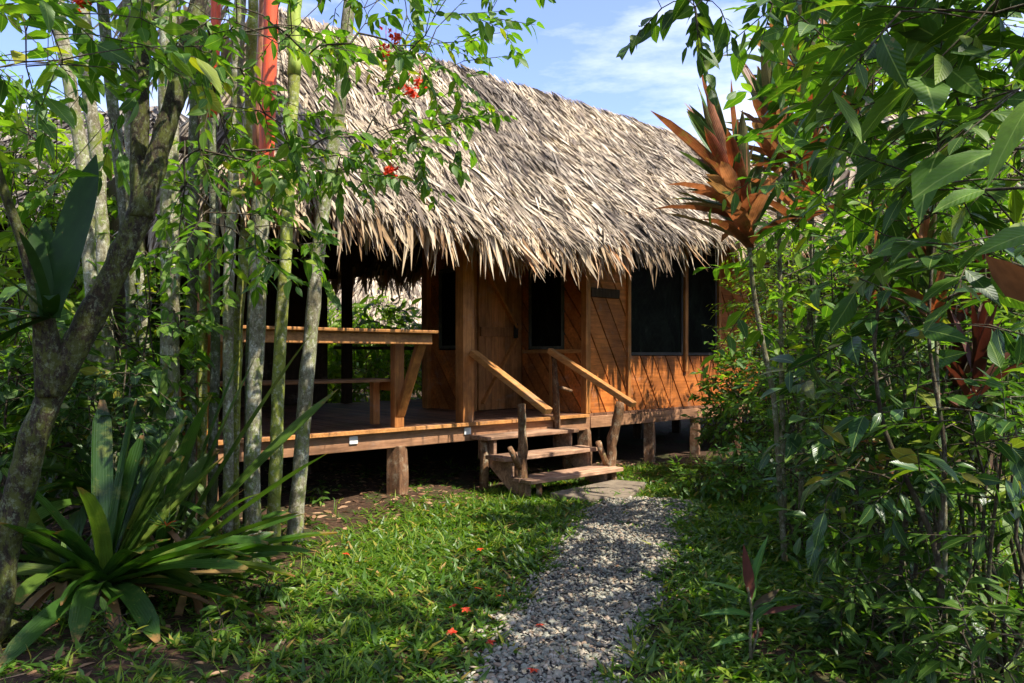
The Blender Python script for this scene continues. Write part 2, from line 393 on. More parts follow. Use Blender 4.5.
def twig_leaves(mb, nodes, par, ends, per=9, L=.1, ratio=.45, tw=.3, prof='ovate', droop=.2, spread=1.0, fold=.2, up=.9, hang=.15, twigmb=None, tr=.0022, pinnate=False, bias=None, flat=.45):
    E = nodes[ends]; D = norm(E-nodes[par[ends]]); D = norm(D+rng.normal(0, .35, D.shape)-np.array([0,0,hang]))
    n = len(E); tl = tw*rng.uniform(.6, 1.3, n)
    if twigmb is not None: twigmb.edges(E, E+D*tl[:, None], np.full(n, tr*1.4), np.full(n, tr*.6), 4)
    a = np.tile(np.linspace(.08, 1, per), n)+rng.normal(0, .02, n*per)
    Er, Dr, tr_ = np.repeat(E, per, 0), np.repeat(D, per, 0), np.repeat(tl, per)
    P = Er+Dr*(a*tr_)[:, None]
    Up = norm(np.array([0,0,1.])+rng.normal(0, flat, (n*per, 3)))
    if bias is not None: Up = norm(Up+np.array(bias))
    S = norm(np.cross(Dr, norm(np.repeat(norm(np.array([[0,0,1.]])+rng.normal(0,.35,(n,3))), per, 0))))
    sg = np.tile(np.where(np.arange(per) % 2 == 0, 1., -1.), n)
    sg[np.tile(np.arange(per) == per-1, n)] *= .15
    ld = norm(Dr*rng.uniform(.35, .9, (n*per, 1)) + S*sg[:, None]*spread + rng.normal(0, .2 if not pinnate else .07, (n*per, 3)) - np.array([0,0,hang]))
    LL = L*np.clip(rng.lognormal(-.08, .34, n*per), .35, 1.5)
    add_leaves(mb, P, ld, Up, LL, LL*ratio*rng.uniform(.85,1.15,n*per), droop*rng.uniform(.3,1.8,n*per), fold, prof)

def blob(c, r, n):                                # points in an ellipsoid, denser towards the outside
    d = rdir(n); q = rng.uniform(.25, 1, n)**.5
    return np.array(c)+d*np.array(r)*q[:, None]

def plant(name, label, cat, base, h, r, mat, ntgt=60, nstem=4, per=9, L=.1, ratio=.45, tw=.28, group=None, prof='ovate', droop=.2, lean=(0,0), zlow=.12, stem_r=.012, hang=.12, arch=.08, smat=None, r0=.003, ry=None, pinnate=False, bark=None, **kw):
    """a shrub: several stems from one base, leaves on twigs through its volume"""
    base = np.array(base, float); base[2] = gz(base[0], base[1])-.02
    root = empty(name, base, 0, label, cat, group)
    sm, lm = MB(), MB(); T = np.array([0, 0, h*(.5+zlow/2)])
    tg = blob((lean[0]*.6, lean[1]*.6, h*(.55+zlow/2)), (r, ry or r, h*(.46-zlow/2)), ntgt)
    if nstem > 0:
        grp = np.argmax([ (tg[:, :2]*np.array([math.cos(a), math.sin(a)])).sum(1)+rng.normal(0, r*.3, ntgt) for a in np.arange(nstem)*2*np.pi/nstem], 0)
        for s in range(nstem):
            sel = tg[grp == s]
            if len(sel) < 1: continue
            c = sel.mean(0); top = sel[np.argmax(sel[:, 2])]
            foot = np.array([c[0]*.12, c[1]*.12, 0])
            ts = np.linspace(0, 1, 7); tr = np.array([foot*(1-t)**2+2*t*(1-t)*np.array([c[0]*.5, c[1]*.5, h*.5])+t*t*top for t in ts])
            tr[1:-1] += rng.normal(0, .012*h, (5, 3))
            nd, pr, en = grow(tr, sel, .25, arch)
            skeleton_mesh(sm, nd, pr, len(tr), r0, 4, stem_r*.7)
            sm.tube(tr, np.linspace(stem_r, r0*1.3, 7), 7)
            twig_leaves(lm, nd, pr, en, per, L, ratio, tw, prof, droop, twigmb=sm, hang=hang, pinnate=pinnate, **kw)
    sm.build('stems', bark or B_twig, root, True); lm.build('foliage', mat, root, True)
    return root

# ------------------------------------------------------------------ camera, light, sky
cam = bpy.data.cameras.new('camera'); co = bpy.data.objects.new('camera', cam); col.objects.link(co)
co.location = (0, 0, ZC); co.rotation_euler = (math.pi/2, 0, 0)
cam.sensor_width = 36; cam.lens = F/1024*36; cam.shift_y = 14.5/1024; cam.clip_start = .02; cam.clip_end = 900
scene.camera = co
SUN_AZ = (0.80, -0.60); SUN_EL = 57
su = Vector((SUN_AZ[0]*math.cos(math.radians(SUN_EL)), SUN_AZ[1]*math.cos(math.radians(SUN_EL)), math.sin(math.radians(SUN_EL))))
sl = bpy.data.lights.new('sun', 'SUN'); sl.energy = 3.1; sl.angle = math.radians(.55); sl.color = (1, .93, .82)
so = bpy.data.objects.new('sun', sl); so.rotation_euler = su.to_track_quat('Z', 'Y').to_euler(); so.location = (6, -5, 12); col.objects.link(so)
w = bpy.data.worlds.new('World'); scene.world = w; w.use_nodes = True
nt = w.node_tree; bg = nt.nodes['Background']
sky = nt.nodes.new('ShaderNodeTexSky'); sky.sky_type = 'NISHITA'; sky.sun_disc = False
sky.sun_elevation = math.radians(SUN_EL); sky.sun_rotation = math.atan2(SUN_AZ[0], SUN_AZ[1]); sky.air_density = .85; sky.dust_density = .5; sky.ozone_density = 4.5
tc = nt.nodes.new('ShaderNodeTexCoord'); mp = nt.nodes.new('ShaderNodeMapping'); mp.inputs['Scale'].default_value = (1.2, 1.2, 4.5)
nz = nt.nodes.new('ShaderNodeTexNoise'); nz.inputs['Scale'].default_value = 2.2; nz.inputs['Detail'].default_value = 7; nz.inputs['Roughness'].default_value = .6
rp = nt.nodes.new('ShaderNodeValToRGB'); rp.color_ramp.elements[0].position = .44; rp.color_ramp.elements[1].position = .66
rp.color_ramp.elements[1].color = (.75,.75,.75,1); rp.color_ramp.elements[0].color = (.04,.04,.04,1)
mx = nt.nodes.new('ShaderNodeMix'); mx.data_type = 'RGBA'; mx.inputs['B'].default_value = (3.3, 3.4, 3.8, 1)
nt.links.new(tc.outputs['Generated'], mp.inputs[0]); nt.links.new(mp.outputs[0], nz.inputs['Vector']); nt.links.new(nz.outputs['Fac'], rp.inputs[0])
nt.links.new(rp.outputs[0], mx.inputs['Factor']); tn = nt.nodes.new('ShaderNodeMix'); tn.data_type = 'RGBA'; tn.blend_type = 'MULTIPLY'; tn.inputs['Factor'].default_value = 1; tn.inputs['B'].default_value = (.76, .675, .77, 1)
nt.links.new(sky.outputs[0], tn.inputs['A']); nt.links.new(tn.outputs['Result'], mx.inputs['A']); nt.links.new(mx.outputs['Result'], bg.inputs[0])
bg.inputs[1].default_value = .15
scene.view_settings.view_transform = 'Standard'; scene.view_settings.look = 'None'
scene.view_settings.exposure = 1.75; scene.view_settings.gamma = 1; scene.view_settings.use_curve_mapping = False
cy = scene.cycles; cy.use_denoising = True; cy.max_bounces = 9; cy.diffuse_bounces = 5; cy.glossy_bounces = 2; cy.transmission_bounces = 4
cy.transparent_max_bounces = 4; cy.caustics_reflective = False; cy.caustics_refractive = False; cy.sample_clamp_indirect = 6
cy.use_adaptive_sampling = True; cy.adaptive_threshold = .015
try: cy.denoising_input_passes = 'RGB_ALBEDO_NORMAL'; cy.denoising_prefilter = 'ACCURATE'
except Exception: pass

# ------------------------------------------------------------------ ground and path
def grid_sheet(name, mat, xs, ys, zf):
    X, Y = np.meshgrid(xs, ys); V = np.stack([X, Y, zf(X, Y)], -1).reshape(-1, 3); nx, ny = len(xs), len(ys)
    i = (np.arange(ny-1)[:, None]*nx+np.arange(nx-1)[None]).ravel()
    mb = MB(); mb.v = [V.astype(np.float32)]; fi = np.stack([i, i+1, i+1+nx, i+nx], 1).astype(np.int32)
    mb.f = [fi.ravel()]; mb.tot = [np.full(len(fi), 4, np.int32)]; mb.uv = [np.zeros((len(fi)*4, 2), np.float32)]; mb.n = len(V)
    o = mb.build(name, mat, None, True); return o
def spread_axis(lo, hi, st, far): 
    a = list(np.arange(lo, hi, st)); g = st; b = hi
    while b < far: b += g; a.append(b); g *= 1.4
    g = st; b = lo
    while b > -far: b -= g; a.insert(0, b); g *= 1.4
    return np.array(a)
xs, ys = spread_axis(-9, 9, .15, 400), spread_axis(-3, 14, .15, 400)
tag(grid_sheet('ground', M_soil, xs, ys, lambda X, Y: gz(X, Y)*np.exp(-(X**2+Y**2)/900)), kind='structure')

pL = [(478,760),(478,683),(492,640),(522,600),(546,569),(570,539),(588,510),(590,500)]
pR = [(600,760),(615,673),(640,628),(657,599),(665,569),(680,539),(695,512),(690,500)]
PL = np.array([gnd(*p)[:2] for p in pL]); PR = np.array([gnd(*p)[:2] for p in pR])
PL = np.vstack([[PL[0][0]-.05, .4], PL]); PR = np.vstack([[PR[0][0]+.1, .4], PR])
def path_x(y): return np.interp(y, PL[:, 1], PL[:, 0]), np.interp(y, PR[:, 1], PR[:, 0])
def in_path(x, y, m=0):
    a, b = path_x(y); wob = .05*np.sin(y*9)+.035*np.sin(y*23+x*5)
    return (x > a-m+wob) & (x < b+m+wob) & (y < 7.45) & (y > .4)
yy = np.linspace(.4, 7.42, 60); mb = MB(); V = []
for y in yy:
    a, b = path_x(y)
    for x in np.linspace(a-.02, b+.02, 9): V.append((x, y, gz(x, y)+.004))
mb.add(V, [(i*9+j, i*9+j+1, (i+1)*9+j+1, (i+1)*9+j) for i in range(59) for j in range(8)])
tag(mb.build('gravel_path', M_gravel, None, True), kind='structure')
# pebbles
import bmesh
def ico(sub):
    bm = bmesh.new(); bmesh.ops.create_icosphere(bm, subdivisions=sub, radius=1)
    v = np.array([p.co[:] for p in bm.verts]); f = [[q.index for q in p.verts] for p in bm.faces]; bm.free(); return v, f
def rotm(n):
    q = rng.normal(0, 1, (n, 4)); q /= np.linalg.norm(q, axis=1)[:, None]; a, b, c, d = q.T
    return np.stack([np.stack([1-2*(c*c+d*d), 2*(b*c-a*d), 2*(b*d+a*c)], -1), np.stack([2*(b*c+a*d), 1-2*(b*b+d*d), 2*(c*d-a*b)], -1), np.stack([2*(b*d-a*c), 2*(c*d+a*b), 1-2*(b*b+c*c)], -1)], 1)
mb = MB()
for lo, hi, dens, sub in ((2.6, 4.6, 5600, 2), (4.6, 7.5, 4600, 1)):
    n = int((hi-lo)*2.0*dens); y = rng.uniform(lo, hi, n); x = rng.uniform(-.8, 2.0, n)
    k = in_path(x, y) | (in_path(x, y, .12) & (rng.random(n) < .15)); x, y = x[k], y[k]; n = len(x)
    v, f = ico(sub); sz = rng.lognormal(math.log(.0088), .38, n).clip(.005, .024)
    sc = np.stack([sz*rng.uniform(.8, 1.5, n), sz*rng.uniform(.7, 1.1, n), sz*rng.uniform(.28, .55, n)], 1)
    az = rng.uniform(0, 2*np.pi, n); tl = rng.normal(0, .35, (n, 2))
    V = v[None]*sc[:, None]*(1+rng.normal(0, .08, (n, len(v), 1)))
    ca, sa = np.cos(az)[:, None], np.sin(az)[:, None]
    X = V[..., 0]*ca-V[..., 1]*sa; Yv = V[..., 0]*sa+V[..., 1]*ca; Z = V[..., 2]+X*tl[:, :1]+Yv*tl[:, 1:]
    V = np.stack([X+x[:, None], Yv+y[:, None], Z+(gz(x, y)+.004+rng.uniform(.001, .016, n))[:, None]], -1)
    lp = [i for t in f for i in t]; mb.addrep(V, lp, [3]*len(f), np.zeros((len(lp), 2)))
tag(mb.build('pebbles', M_peb, None, True), 'blue grey and tan river pebbles filling the garden path', 'pebbles', kind='stuff')

A0 = np.array([-1.13, 7.55]); UX = np.array([.759, .651]); NX = np.array([.651, -.759]); ANG = math.atan2(.651, .759)
def hut_local(x, y):
    d0, d1 = x-A0[0], y-A0[1]; return d0*UX[0]+d1*UX[1], d0*NX[0]+d1*NX[1]      # s, o
def hut_world(s, o, z=0): p = A0+s*UX+o*NX; return np.array([p[0], p[1], z])

# lawn
def lawn(name, label, n, box, dens, Lr, Wr, per, mat, cat, prof='low', tilt=(.25, .9), droop=.5):
    x = rng.uniform(box[0], box[1], n); y = rng.uniform(box[2], box[3], n)
    keep = rng.random(n) < dens(x, y); x, y = x[keep], y[keep]; n = len(x)
    X, Y = np.repeat(x, per)+rng.normal(0, .012, n*per), np.repeat(y, per)+rng.normal(0, .012, n*per)
    d = rdir(n*per, tilt[0], tilt[1]); L = rng.uniform(*Lr, n*per)*np.repeat(rng.uniform(.6, 1.3, n), per)
    mb = MB(); up = norm(np.array([0, 0, 1.])+rng.normal(0, .25, (n*per, 3)))
    add_leaves(mb, np.stack([X, Y, gz(X, Y)-.004], 1), d, up, L, L*rng.uniform(*Wr, n*per), droop*rng.uniform(.3, 1.4, n*per), .3, prof)
    return tag(mb.build(name, mat, None, True), label, cat, kind='stuff')
def pn(x, y, f, s=0): return .5+.5*np.sin(x*f+s+1.7*np.sin(y*f*.7+s))*np.cos(y*f*.9-s*2+1.3*np.sin(x*f*.6))
def d_lawn(x, y):
    s, o = hut_local(x, y)
    d = np.where(o > .25, 1.0, .05)*np.where(in_path(x, y, -.03), .012+.15*(pn(x, y, 9, 4) > .93), 1)
    d = d*np.where((o > .0) & (o < .75) & (s < .8), .35, 1)
    # thin, patchy cover under the palms and left of the lawn
    bare = np.clip((-0.85-x-(y-4.5)*.10)/.6, 0, 1)
    d = d*(1-bare*.72*(pn(x, y, 5, 1) > .22))
    d = d*np.where((x > 1.25) & (y < 3.9), .4, 1)
    return d*(.55+.45*pn(x, y, 3.1))
lawn('grass', 'low broad bladed lawn grass on both sides of the path', 44000, (-4.2, 4.2, 2.6, 9.6), d_lawn, (.045, .10), (.16, .28), 6, G['grass'], 'grass')
lawn('grass', 'fine upright grass blades mixed through the lawn', 6000, (-3.6, 4.2, 2.6, 10.5), lambda x, y: d_lawn(x, y)*(pn(x, y, 2.3, 3) > .45), (.07, .15), (.05, .09), 4, G['bright'], 'grass', tilt=(.6, 1), droop=.35)
lawn('ground_cover', 'dark glossy low leaves covering the soil on the right', 15000, (.8, 5.0, 2.6, 8.2), lambda x, y: (x > .62+.11*y)*.8*(.4+.6*pn(x, y, 4, 2))*np.where((y < 3.7) & (x > 1.2), .25, 1), (.05, .11), (.22, .34), 6, G['mid'], 'ground cover', prof='lance', tilt=(.1, .75))
lawn('leaf_litter', 'dry brown fallen leaves scattered on bare soil', 24000, (-4.5, 4.5, 2.6, 10), lambda x, y: np.clip(.12+.6*(x < -.9)+.3*(x > 1.6)+.7*(np.abs(hut_local(x, y)[1]-.2) < .7), 0, 1)*.7, (.03, .10), (.25, .5), 1, G['litter'], 'leaf litter', prof='lance', tilt=(-.05, .3), droop=.1)
lawn('leaf_litter', 'thin straw coloured stalks and twigs fallen on the soil', 5000, (-4.5, 3.5, 2.6, 10), lambda x, y: np.clip(.1+.6*(x < -.9)+.8*(np.abs(hut_local(x, y)[1]-.2) < .6), 0, 1)*.7, (.08, .25), (.03, .06), 1, G['litter'], 'leaf litter', tilt=(-.02, .12), droop=.05)

# fallen red flowers
fl = [(490,650,1),(453,619,0),(540,628,1),(533,677,1),(466,622,0),(500,604,0),(480,555,0),(346,560,0),(452,646,0),(478,597,0)]
for px, py, onp in fl:
    g = gnd(px, py); mb = MB(); n = 6; a = np.arange(n)*2*np.pi/n+rng.uniform(0, 1)
    d = np.stack([np.cos(a), np.sin(a), rng.uniform(.2, .8, n)], 1)
    add_leaves(mb, np.zeros((n, 3)), d, np.tile([[0, 0, 1.]], (n, 1)), .028, .02, .5, .3, 'lance')
    o = mb.build('fallen_flower', G['petal'], None, True); o.location = (g[0], g[1], gz(g[0], g[1])+(.025 if onp else .05)); o.rotation_euler = (rng.uniform(-.4,.4), rng.uniform(-.4,.4), rng.uniform(0, 6))
    tag(o, 'small red flower lying on the gravel path' if onp else 'small red flower fallen on the grass left of the path', 'flower', 'fallen red flowers')

# ------------------------------------------------------------------ the hut (local x along the front, y towards the back)
hut = empty('thatched_hut', (A0[0], A0[1], 0), ANG, 'large wooden hut on stilts with thick palm thatch roof and open porch', 'hut')
DZ = .70; S0, S1 = -2.1, 8.2; TB = 4.0; RZ = 5.50; RT = 2.0; OV = .75; HL = -1.95; RL = -.35; HR = 10.4
def zE(s): return np.interp(s, [-3,-.5,1.2,2.7,6,9,11], [2.82,2.80,2.72,2.92,3.34,3.62,3.65])
# deck
mb = MB(); x = S0
while x < S1:
    wv = .115; t1 = TB
    mb.box(x, x+wv-.007, (-.016 if x < 2.6 else .0)+rng.uniform(-.004,.004), t1, DZ-.03, DZ+rng.uniform(-.002,.002)); x += wv
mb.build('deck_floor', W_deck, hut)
mb = MB(); mb.box(S0, 2.70, -.062, -.02, DZ-.036, DZ+.004, .003); mb.build('deck_edge', W_rail, hut, bevel=.004)
mb = MB(); mb.box(S0, 2.76, -.012, .09, .50, DZ-.032, .003); mb.build('deck_beam', W_beam, hut, bevel=.006)
mb = MB(); mb.box(2.765, S1, -.02, .07, .525, DZ-.032, .003); mb.build('deck_beam', W_beam, hut, bevel=.006)
for y0 in (1.3, 2.6, TB-.09):
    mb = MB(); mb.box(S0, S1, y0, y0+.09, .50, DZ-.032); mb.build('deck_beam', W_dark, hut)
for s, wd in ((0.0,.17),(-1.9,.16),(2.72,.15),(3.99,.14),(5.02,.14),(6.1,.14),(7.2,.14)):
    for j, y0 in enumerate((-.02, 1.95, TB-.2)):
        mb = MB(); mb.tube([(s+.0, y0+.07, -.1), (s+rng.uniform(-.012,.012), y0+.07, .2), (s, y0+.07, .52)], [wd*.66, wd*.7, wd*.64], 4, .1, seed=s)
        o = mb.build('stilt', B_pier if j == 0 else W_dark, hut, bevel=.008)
# posts
def post(s, t, z0, z1, a, b, mat=W_post, name='post'):
    mb = MB(); mb.box(s-a/2, s+a/2, t-b/2, t+b/2, z0, z1, .003); return mb.build(name, mat, hut, bevel=.006)
post(.88, .08, DZ, 3.12, .15, .14)
post(-1.85, .12, DZ, 3.12, .14, .14)
post(2.73, .03, DZ+.002, 3.1, .085, .09)
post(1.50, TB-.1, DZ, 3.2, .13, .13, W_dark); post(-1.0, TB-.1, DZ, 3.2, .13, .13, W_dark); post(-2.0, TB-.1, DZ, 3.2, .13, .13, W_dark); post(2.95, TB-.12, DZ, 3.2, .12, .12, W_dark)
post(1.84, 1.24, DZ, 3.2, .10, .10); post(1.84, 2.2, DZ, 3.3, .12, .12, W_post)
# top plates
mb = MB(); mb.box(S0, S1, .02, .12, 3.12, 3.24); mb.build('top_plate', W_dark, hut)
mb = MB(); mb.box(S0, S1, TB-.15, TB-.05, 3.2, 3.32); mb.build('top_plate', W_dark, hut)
# clad walls: diagonal boards clipped to a rectangle (u = along, z = up), with holes for windows
def clip(poly, ax, val, keep_less):
    out = []
    for i in range(len(poly)):
        a, b = poly[i], poly[(i+1) % len(poly)]; ia = (a[ax] <= val) == keep_less or a[ax] == val; ib = (b[ax] <= val) == keep_less or b[ax] == val
        if ia: out.append(a)
        if ia != ib:
            t = (val-a[ax])/(b[ax]-a[ax]); out.append((a[0]+(b[0]-a[0])*t, a[1]+(b[1]-a[1])*t))
    return out
def clad(rects, ang, wid, tofn, mat, name='wall', thick=.02, seed=0):
    """tofn(u, z, d) -> local point; d is how far the face stands proud"""
    mb = MB(); dx, dz = math.cos(ang), math.sin(ang); nx, nz = -dz, dx; r = random.Random(seed)
    for (u0, u1, z0, z1) in rects:
        i = -40
        while i < 60:
            c0 = i*wid+.010; c1 = (i+1)*wid-.010; rr = random.Random(i*7+seed).uniform(-.003,.003)
            P = [(nx*c0-dx*20, nz*c0-dz*20), (nx*c0+dx*20, nz*c0+dz*20), (nx*c1+dx*20, nz*c1+dz*20), (nx*c1-dx*20, nz*c1-dz*20)]
            for ax, v, kl in ((0,u0,False),(0,u1,True),(1,z0,False),(1,z1,True)):
                P = clip(P, ax, v, kl) if P else P
            if len(P) >= 3:
                n = len(P); V = [tofn(p[0], p[1], thick+rr) for p in P]+[tofn(p[0], p[1], 0) for p in P]
                mb.add(V, [tuple(range(n)), tuple(range(2*n-1, n-1, -1))]+[((j+1) % n, j, n+j, n+(j+1) % n) for j in range(n)])
            i += 1
    return mb.build(name, mat, hut)
def backing(mbx, name='wall_backing'): return mbx.build(name, W_dark, hut)
ZB, ZT = DZ+.003, 3.1
# front wall right of the corner post: windows 3.53-4.68 and 4.83-5.55, sill 1.43
fr = lambda u, z, d: (u, .055-d, z)
clad([(2.775,3.50,ZB,ZT),(3.50,5.60,ZB,1.42),(5.60,S1,ZB,ZT)], math.radians(-61), .235, fr, W_wall, 'front_wall', seed=1)
mb = MB(); mb.box(2.78, 3.5, .056, .075, ZB, ZT); mb.box(3.5, 5.6, .056, .075, ZB, 1.42); mb.box(5.6, S1, .056, .075, ZB, ZT); backing(mb)
# small dark board fixed on front wall
mb = MB(); mb.box(2.80, 3.34, .005, .028, 2.16, 2.28, .006); mb.build('name_board', W_dark, hut, bevel=.004)
for s, a in ((3.52,.055),(4.755,.07),(5.575,.055)):
    mb = MB(); mb.box(s-a/2, s+a/2, -.005, .05, 1.2 if s != 3.52 else ZB, 3.12, .002); mb.build('stud', W_post, hut, bevel=.004)
def window(x0, x1, z0, z1, tofn, fmat=M_frame):
    f = MB(); a = .04
    def bx(u0, u1, q0, q1, d0, d1):
        c = [tofn(u, z, d) for d in (d0, d1) for (u, z) in ((u0,q0),(u1,q0),(u1,q1),(u0,q1))]
        f.add(c, [(0,3,2,1),(4,5,6,7),(0,1,5,4),(1,2,6,5),(2,3,7,6),(3,0,4,7)])
    bx(x0, x1, z0, z0+a, -.02, .026); bx(x0, x1, z1-a, z1, -.02, .026); bx(x0, x0+a, z0+a, z1-a, -.02, .025); bx(x1-a, x1, z0+a, z1-a, -.02, .025)
    wf = f.build('window', fmat, hut)
    g = MB(); c = [tofn(u, z, d) for d in (-.012, .0) for (u, z) in ((x0+a,z0+a),(x1-a,z0+a),(x1-a,z1-a),(x0+a,z1-a))]
    g.add(c, [(0,3,2,1),(4,5,6,7),(0,1,5,4),(1,2,6,5),(2,3,7,6),(3,0,4,7)]); g.build('screen', M_screen, wf)
    b = MB(); c = [tofn(u, z, d) for d in (-.05, -.03) for (u, z) in ((x0,z0),(x1,z0),(x1,z1),(x0,z1))]
    b.add(c, [(0,3,2,1),(4,5,6,7),(0,1,5,4),(1,2,6,5),(2,3,7,6),(3,0,4,7)]); b.build('inner_blind', M_frame, wf)
window(3.55, 4.72, 1.43, 2.95, fr); window(4.79, 5.54, 1.43, 2.95, fr)
# side wall of the recess, faces along -x at s=2.73, t from .09 to 1.24
sd = lambda u, z, d: (2.76-d, u, z)
clad([(.08,.42,ZB,ZT),(.42,1.12,ZB,1.49),(.42,1.12,2.60,ZT),(1.12,1.24,ZB,ZT)], math.radians(52), .18, sd, W_wall, 'side_wall', seed=2)
mb = MB(); mb.box(2.762, 2.78, .08, .42, ZB, ZT); mb.box(2.762, 2.78, .42, 1.12, ZB, 1.49); mb.box(2.762,2.78,.42,1.12,2.60,ZT); mb.box(2.762,2.78,1.12,1.24,ZB,ZT); backing(mb)
window(.44, 1.11, 1.51, 2.58, sd, M_frame2)
mb = MB(); mb.box(2.69, 2.738, .02, 1.2, 1.455, 1.505); mb.build('sill_rail', W_rail, hut, bevel=.004)
mb = MB(); mb.box(2.70, 2.737, .62, .67, ZB, 1.45); mb.build('stud', W_post, hut)
# door wall, faces front at t=1.24, s 1.84..2.76
dr = lambda u, z, d: (u, 1.27-d, z)
mb = MB(); mb.box(1.89, 2.76, 1.272, 1.29, ZB, 3.2); backing(mb)
clad([(1.89,1.965,ZB,3.2),(2.66,2.735,ZB,3.2)], math.radians(90), .2, dr, W_wallz, 'door_wall', seed=4)
mb = MB()
for i in range(6): mb.box(1.975+i*.1125, 1.975+(i+1)*.1125-.004, 1.235, 1.262, ZB+.01, 2.72)
door = mb.build('door', W_wallz, hut)
mb = MB(); mb.beam((2.02, 1.22, .80), (2.60, 1.22, 1.66), .028, .10, (0,1,0)); mb.beam((2.02, 1.22, 2.62), (2.60, 1.22, 1.80), .028, .10, (0,1,0)); mb.build('brace', W_post, door, bevel=.003)
mb = MB(); mb.box(1.99, 2.63, 1.205, 1.232, 1.68, 1.80); mb.build('rail', W_wallz, door, bevel=.003)
mb = MB(); mb.box(2.55, 2.62, 1.192, 1.204, 1.66, 1.86); mb.tube([(2.585,1.19,1.78),(2.585,1.15,1.78),(2.54,1.14,1.78)], [.008,.008,.008], 6); mb.build('handle', M_iron, door)
# vestibule side wall, faces -x at s=1.84, t 1.24..2.15
vs = lambda u, z, d: (1.87-d, u, z)
clad([(1.29,1.39,ZB,3.2),(1.39,1.97,ZB,1.50),(1.39,1.97,2.60,3.2),(1.97,2.15,ZB,3.2)], math.radians(52), .18, vs, W_wall, 'side_wall', seed=5)
mb = MB(); mb.box(1.872,1.89,1.29,1.39,ZB,3.2); mb.box(1.872,1.89,1.39,1.97,ZB,1.5); mb.box(1.872,1.89,1.39,1.97,2.6,3.2); mb.box(1.872,1.89,1.97,2.15,ZB,3.2); mb.box(1.87,2.95,2.15,2.17,ZB,3.3); backing(mb)
window(1.40, 1.95, 1.52, 2.58, vs, M_frame2)
# the main room's other walls
mb = MB(); mb.box(2.93, 2.95, 1.30, 3.6, ZB, 3.6); mb.box(2.95, S1, 3.58, 3.6, ZB, 3.4); mb.box(S1-.02, S1, .09, 3.58, ZB, 3.6); mb.build('rear_wall', W_wallz, hut)
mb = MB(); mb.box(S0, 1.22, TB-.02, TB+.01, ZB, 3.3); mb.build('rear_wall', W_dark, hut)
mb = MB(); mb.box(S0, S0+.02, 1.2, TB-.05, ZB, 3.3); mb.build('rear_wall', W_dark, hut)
mb = MB(); mb.box(S0, S1, TB-.3, TB-.28, -.05, .5); mb.build('added_dark_board', W_dark, hut)  # dark board added so the gap under the deck reads black
mb = MB(); mb.box(1.3, 2.9, TB-.10, TB-.05, 1.52, 1.57); mb.build('rail', W_dark, hut)
# light boxes on the beam
for s in (-.53, .84):
    mb = MB(); mb.box(s-.045, s+.045, -.026, -.0125, .575, .65, .001); mb.build('light_box', M_light, hut, bevel=.004)

# roof: lining slab, rafters, thatch
def roof_shape(s, v, side=0):      # front slope (side 0) or rear slope (side 1)
    z = zE(s)*(1-v)+RZ*v - .10*np.sin(np.pi*v)
    t = -OV+(RT+OV)*v
    if side: t = 2*RT-t
    return t, z
roof = None
mb = MB(); ns, nv = 40, 9
for side in (0, 1):
    V = []
    for i in range(ns+1):
        for j in range(nv+1):
            v = j/nv; sL = HL+(RL-HL)*v; sR = HR-(HR-8.6)*v; s = sL+(sR-sL)*i/ns; t, z = roof_shape(s, v, side); V.append((s, t, z-.09))
    f = [(i*(nv+1)+j, (i+1)*(nv+1)+j, (i+1)*(nv+1)+j+1, i*(nv+1)+j+1) for i in range(ns) for j in range(nv)]
    mb.add(V, f if side == 0 else [q[::-1] for q in f])
for (se, sr) in ((HL, RL), (HR, 8.6)):
    z0 = float(zE(se))-.09; mb.add([(se, -OV, z0), (se, 2*RT+OV, z0), (sr, RT, RZ-.09)], [(0,1,2)])
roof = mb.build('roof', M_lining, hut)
so_ = roof.modifiers.new('thick', 'SOLIDIFY'); so_.thickness = .05; so_.offset = 0
for i, s in enumerate(np.arange(-1.5, 8.6, .95)):
    for side in (0, 1):
        vmax = 1 if s > RL else (s-HL)/(RL-HL); p = [(s, *roof_shape(s, v, side)) for v in (0.04, .5*vmax, .98*vmax)]
        mb = MB(); mb.tube([(a, b, c-.17) for a, b, c in p], [.035,.035,.03], 7); mb.build('rafter', W_dark, roof, True)
for side in (0, 1):
    for v in (.2, .42, .64, .86):
        sl_, sr_ = HL+(RL-HL)*v+.1, 8.4; p = [(s, *roof_shape(s, v, side)) for s in np.linspace(sl_, sr_, 12)]
        mb = MB(); mb.tube([(a, b, c-.13) for a, b, c in p], [.022]*12, 6); mb.build('purlin', W_dark, roof, True)

def thatch_layer(n, sfun, s_rng, v_rng, Lr, Wr, ang_sd, lift, droop, prof, reject=None, rand_v=None):
    s = rng.uniform(*s_rng, n); v = rng.uniform(*v_rng, n) if rand_v is None else rand_v(n)
    if reject is not None: k = ~reject(s, v); s, v = s[k], v[k]; n = len(s)
    P = sfun(s, v); e = .01
    Dn = norm(sfun(s, v-e)-P); Ds = norm(sfun(s+e, v)-P); Nn = norm(np.cross(Ds, -Dn)); Nn *= np.sign(Nn[:, 2:3])
    a = rng.normal(0, ang_sd, n)+.13*np.sin(s*5.3+v*9)+.10*np.sin(s*13-v*21)
    D = Dn*np.cos(a)[:, None]+Ds*np.sin(a)[:, None]+Nn*(rng.uniform(*lift, n))[:, None]
    Nj = norm(Nn+rng.normal(0, .35, Nn.shape))
    L = rng.uniform(*Lr, n); W = rng.uniform(*Wr, n)
    off = rng.uniform(-.02, .02, n)+.022*np.sin(s*7+v*15)*np.sin(v*31+s*3)+.05*((v*13+.25*np.sin(s*2.1)) % 1.0)-.02
    mb = MB(); add_leaves(mb, P+Nn*off[:, None]-D*0, D, Nj, L, W, rng.uniform(-.05, .3, n)*droop, .35, prof); return mb
def front(s, v): t, z = roof_shape(s, v, 0); return np.stack([s, t, z], -1)
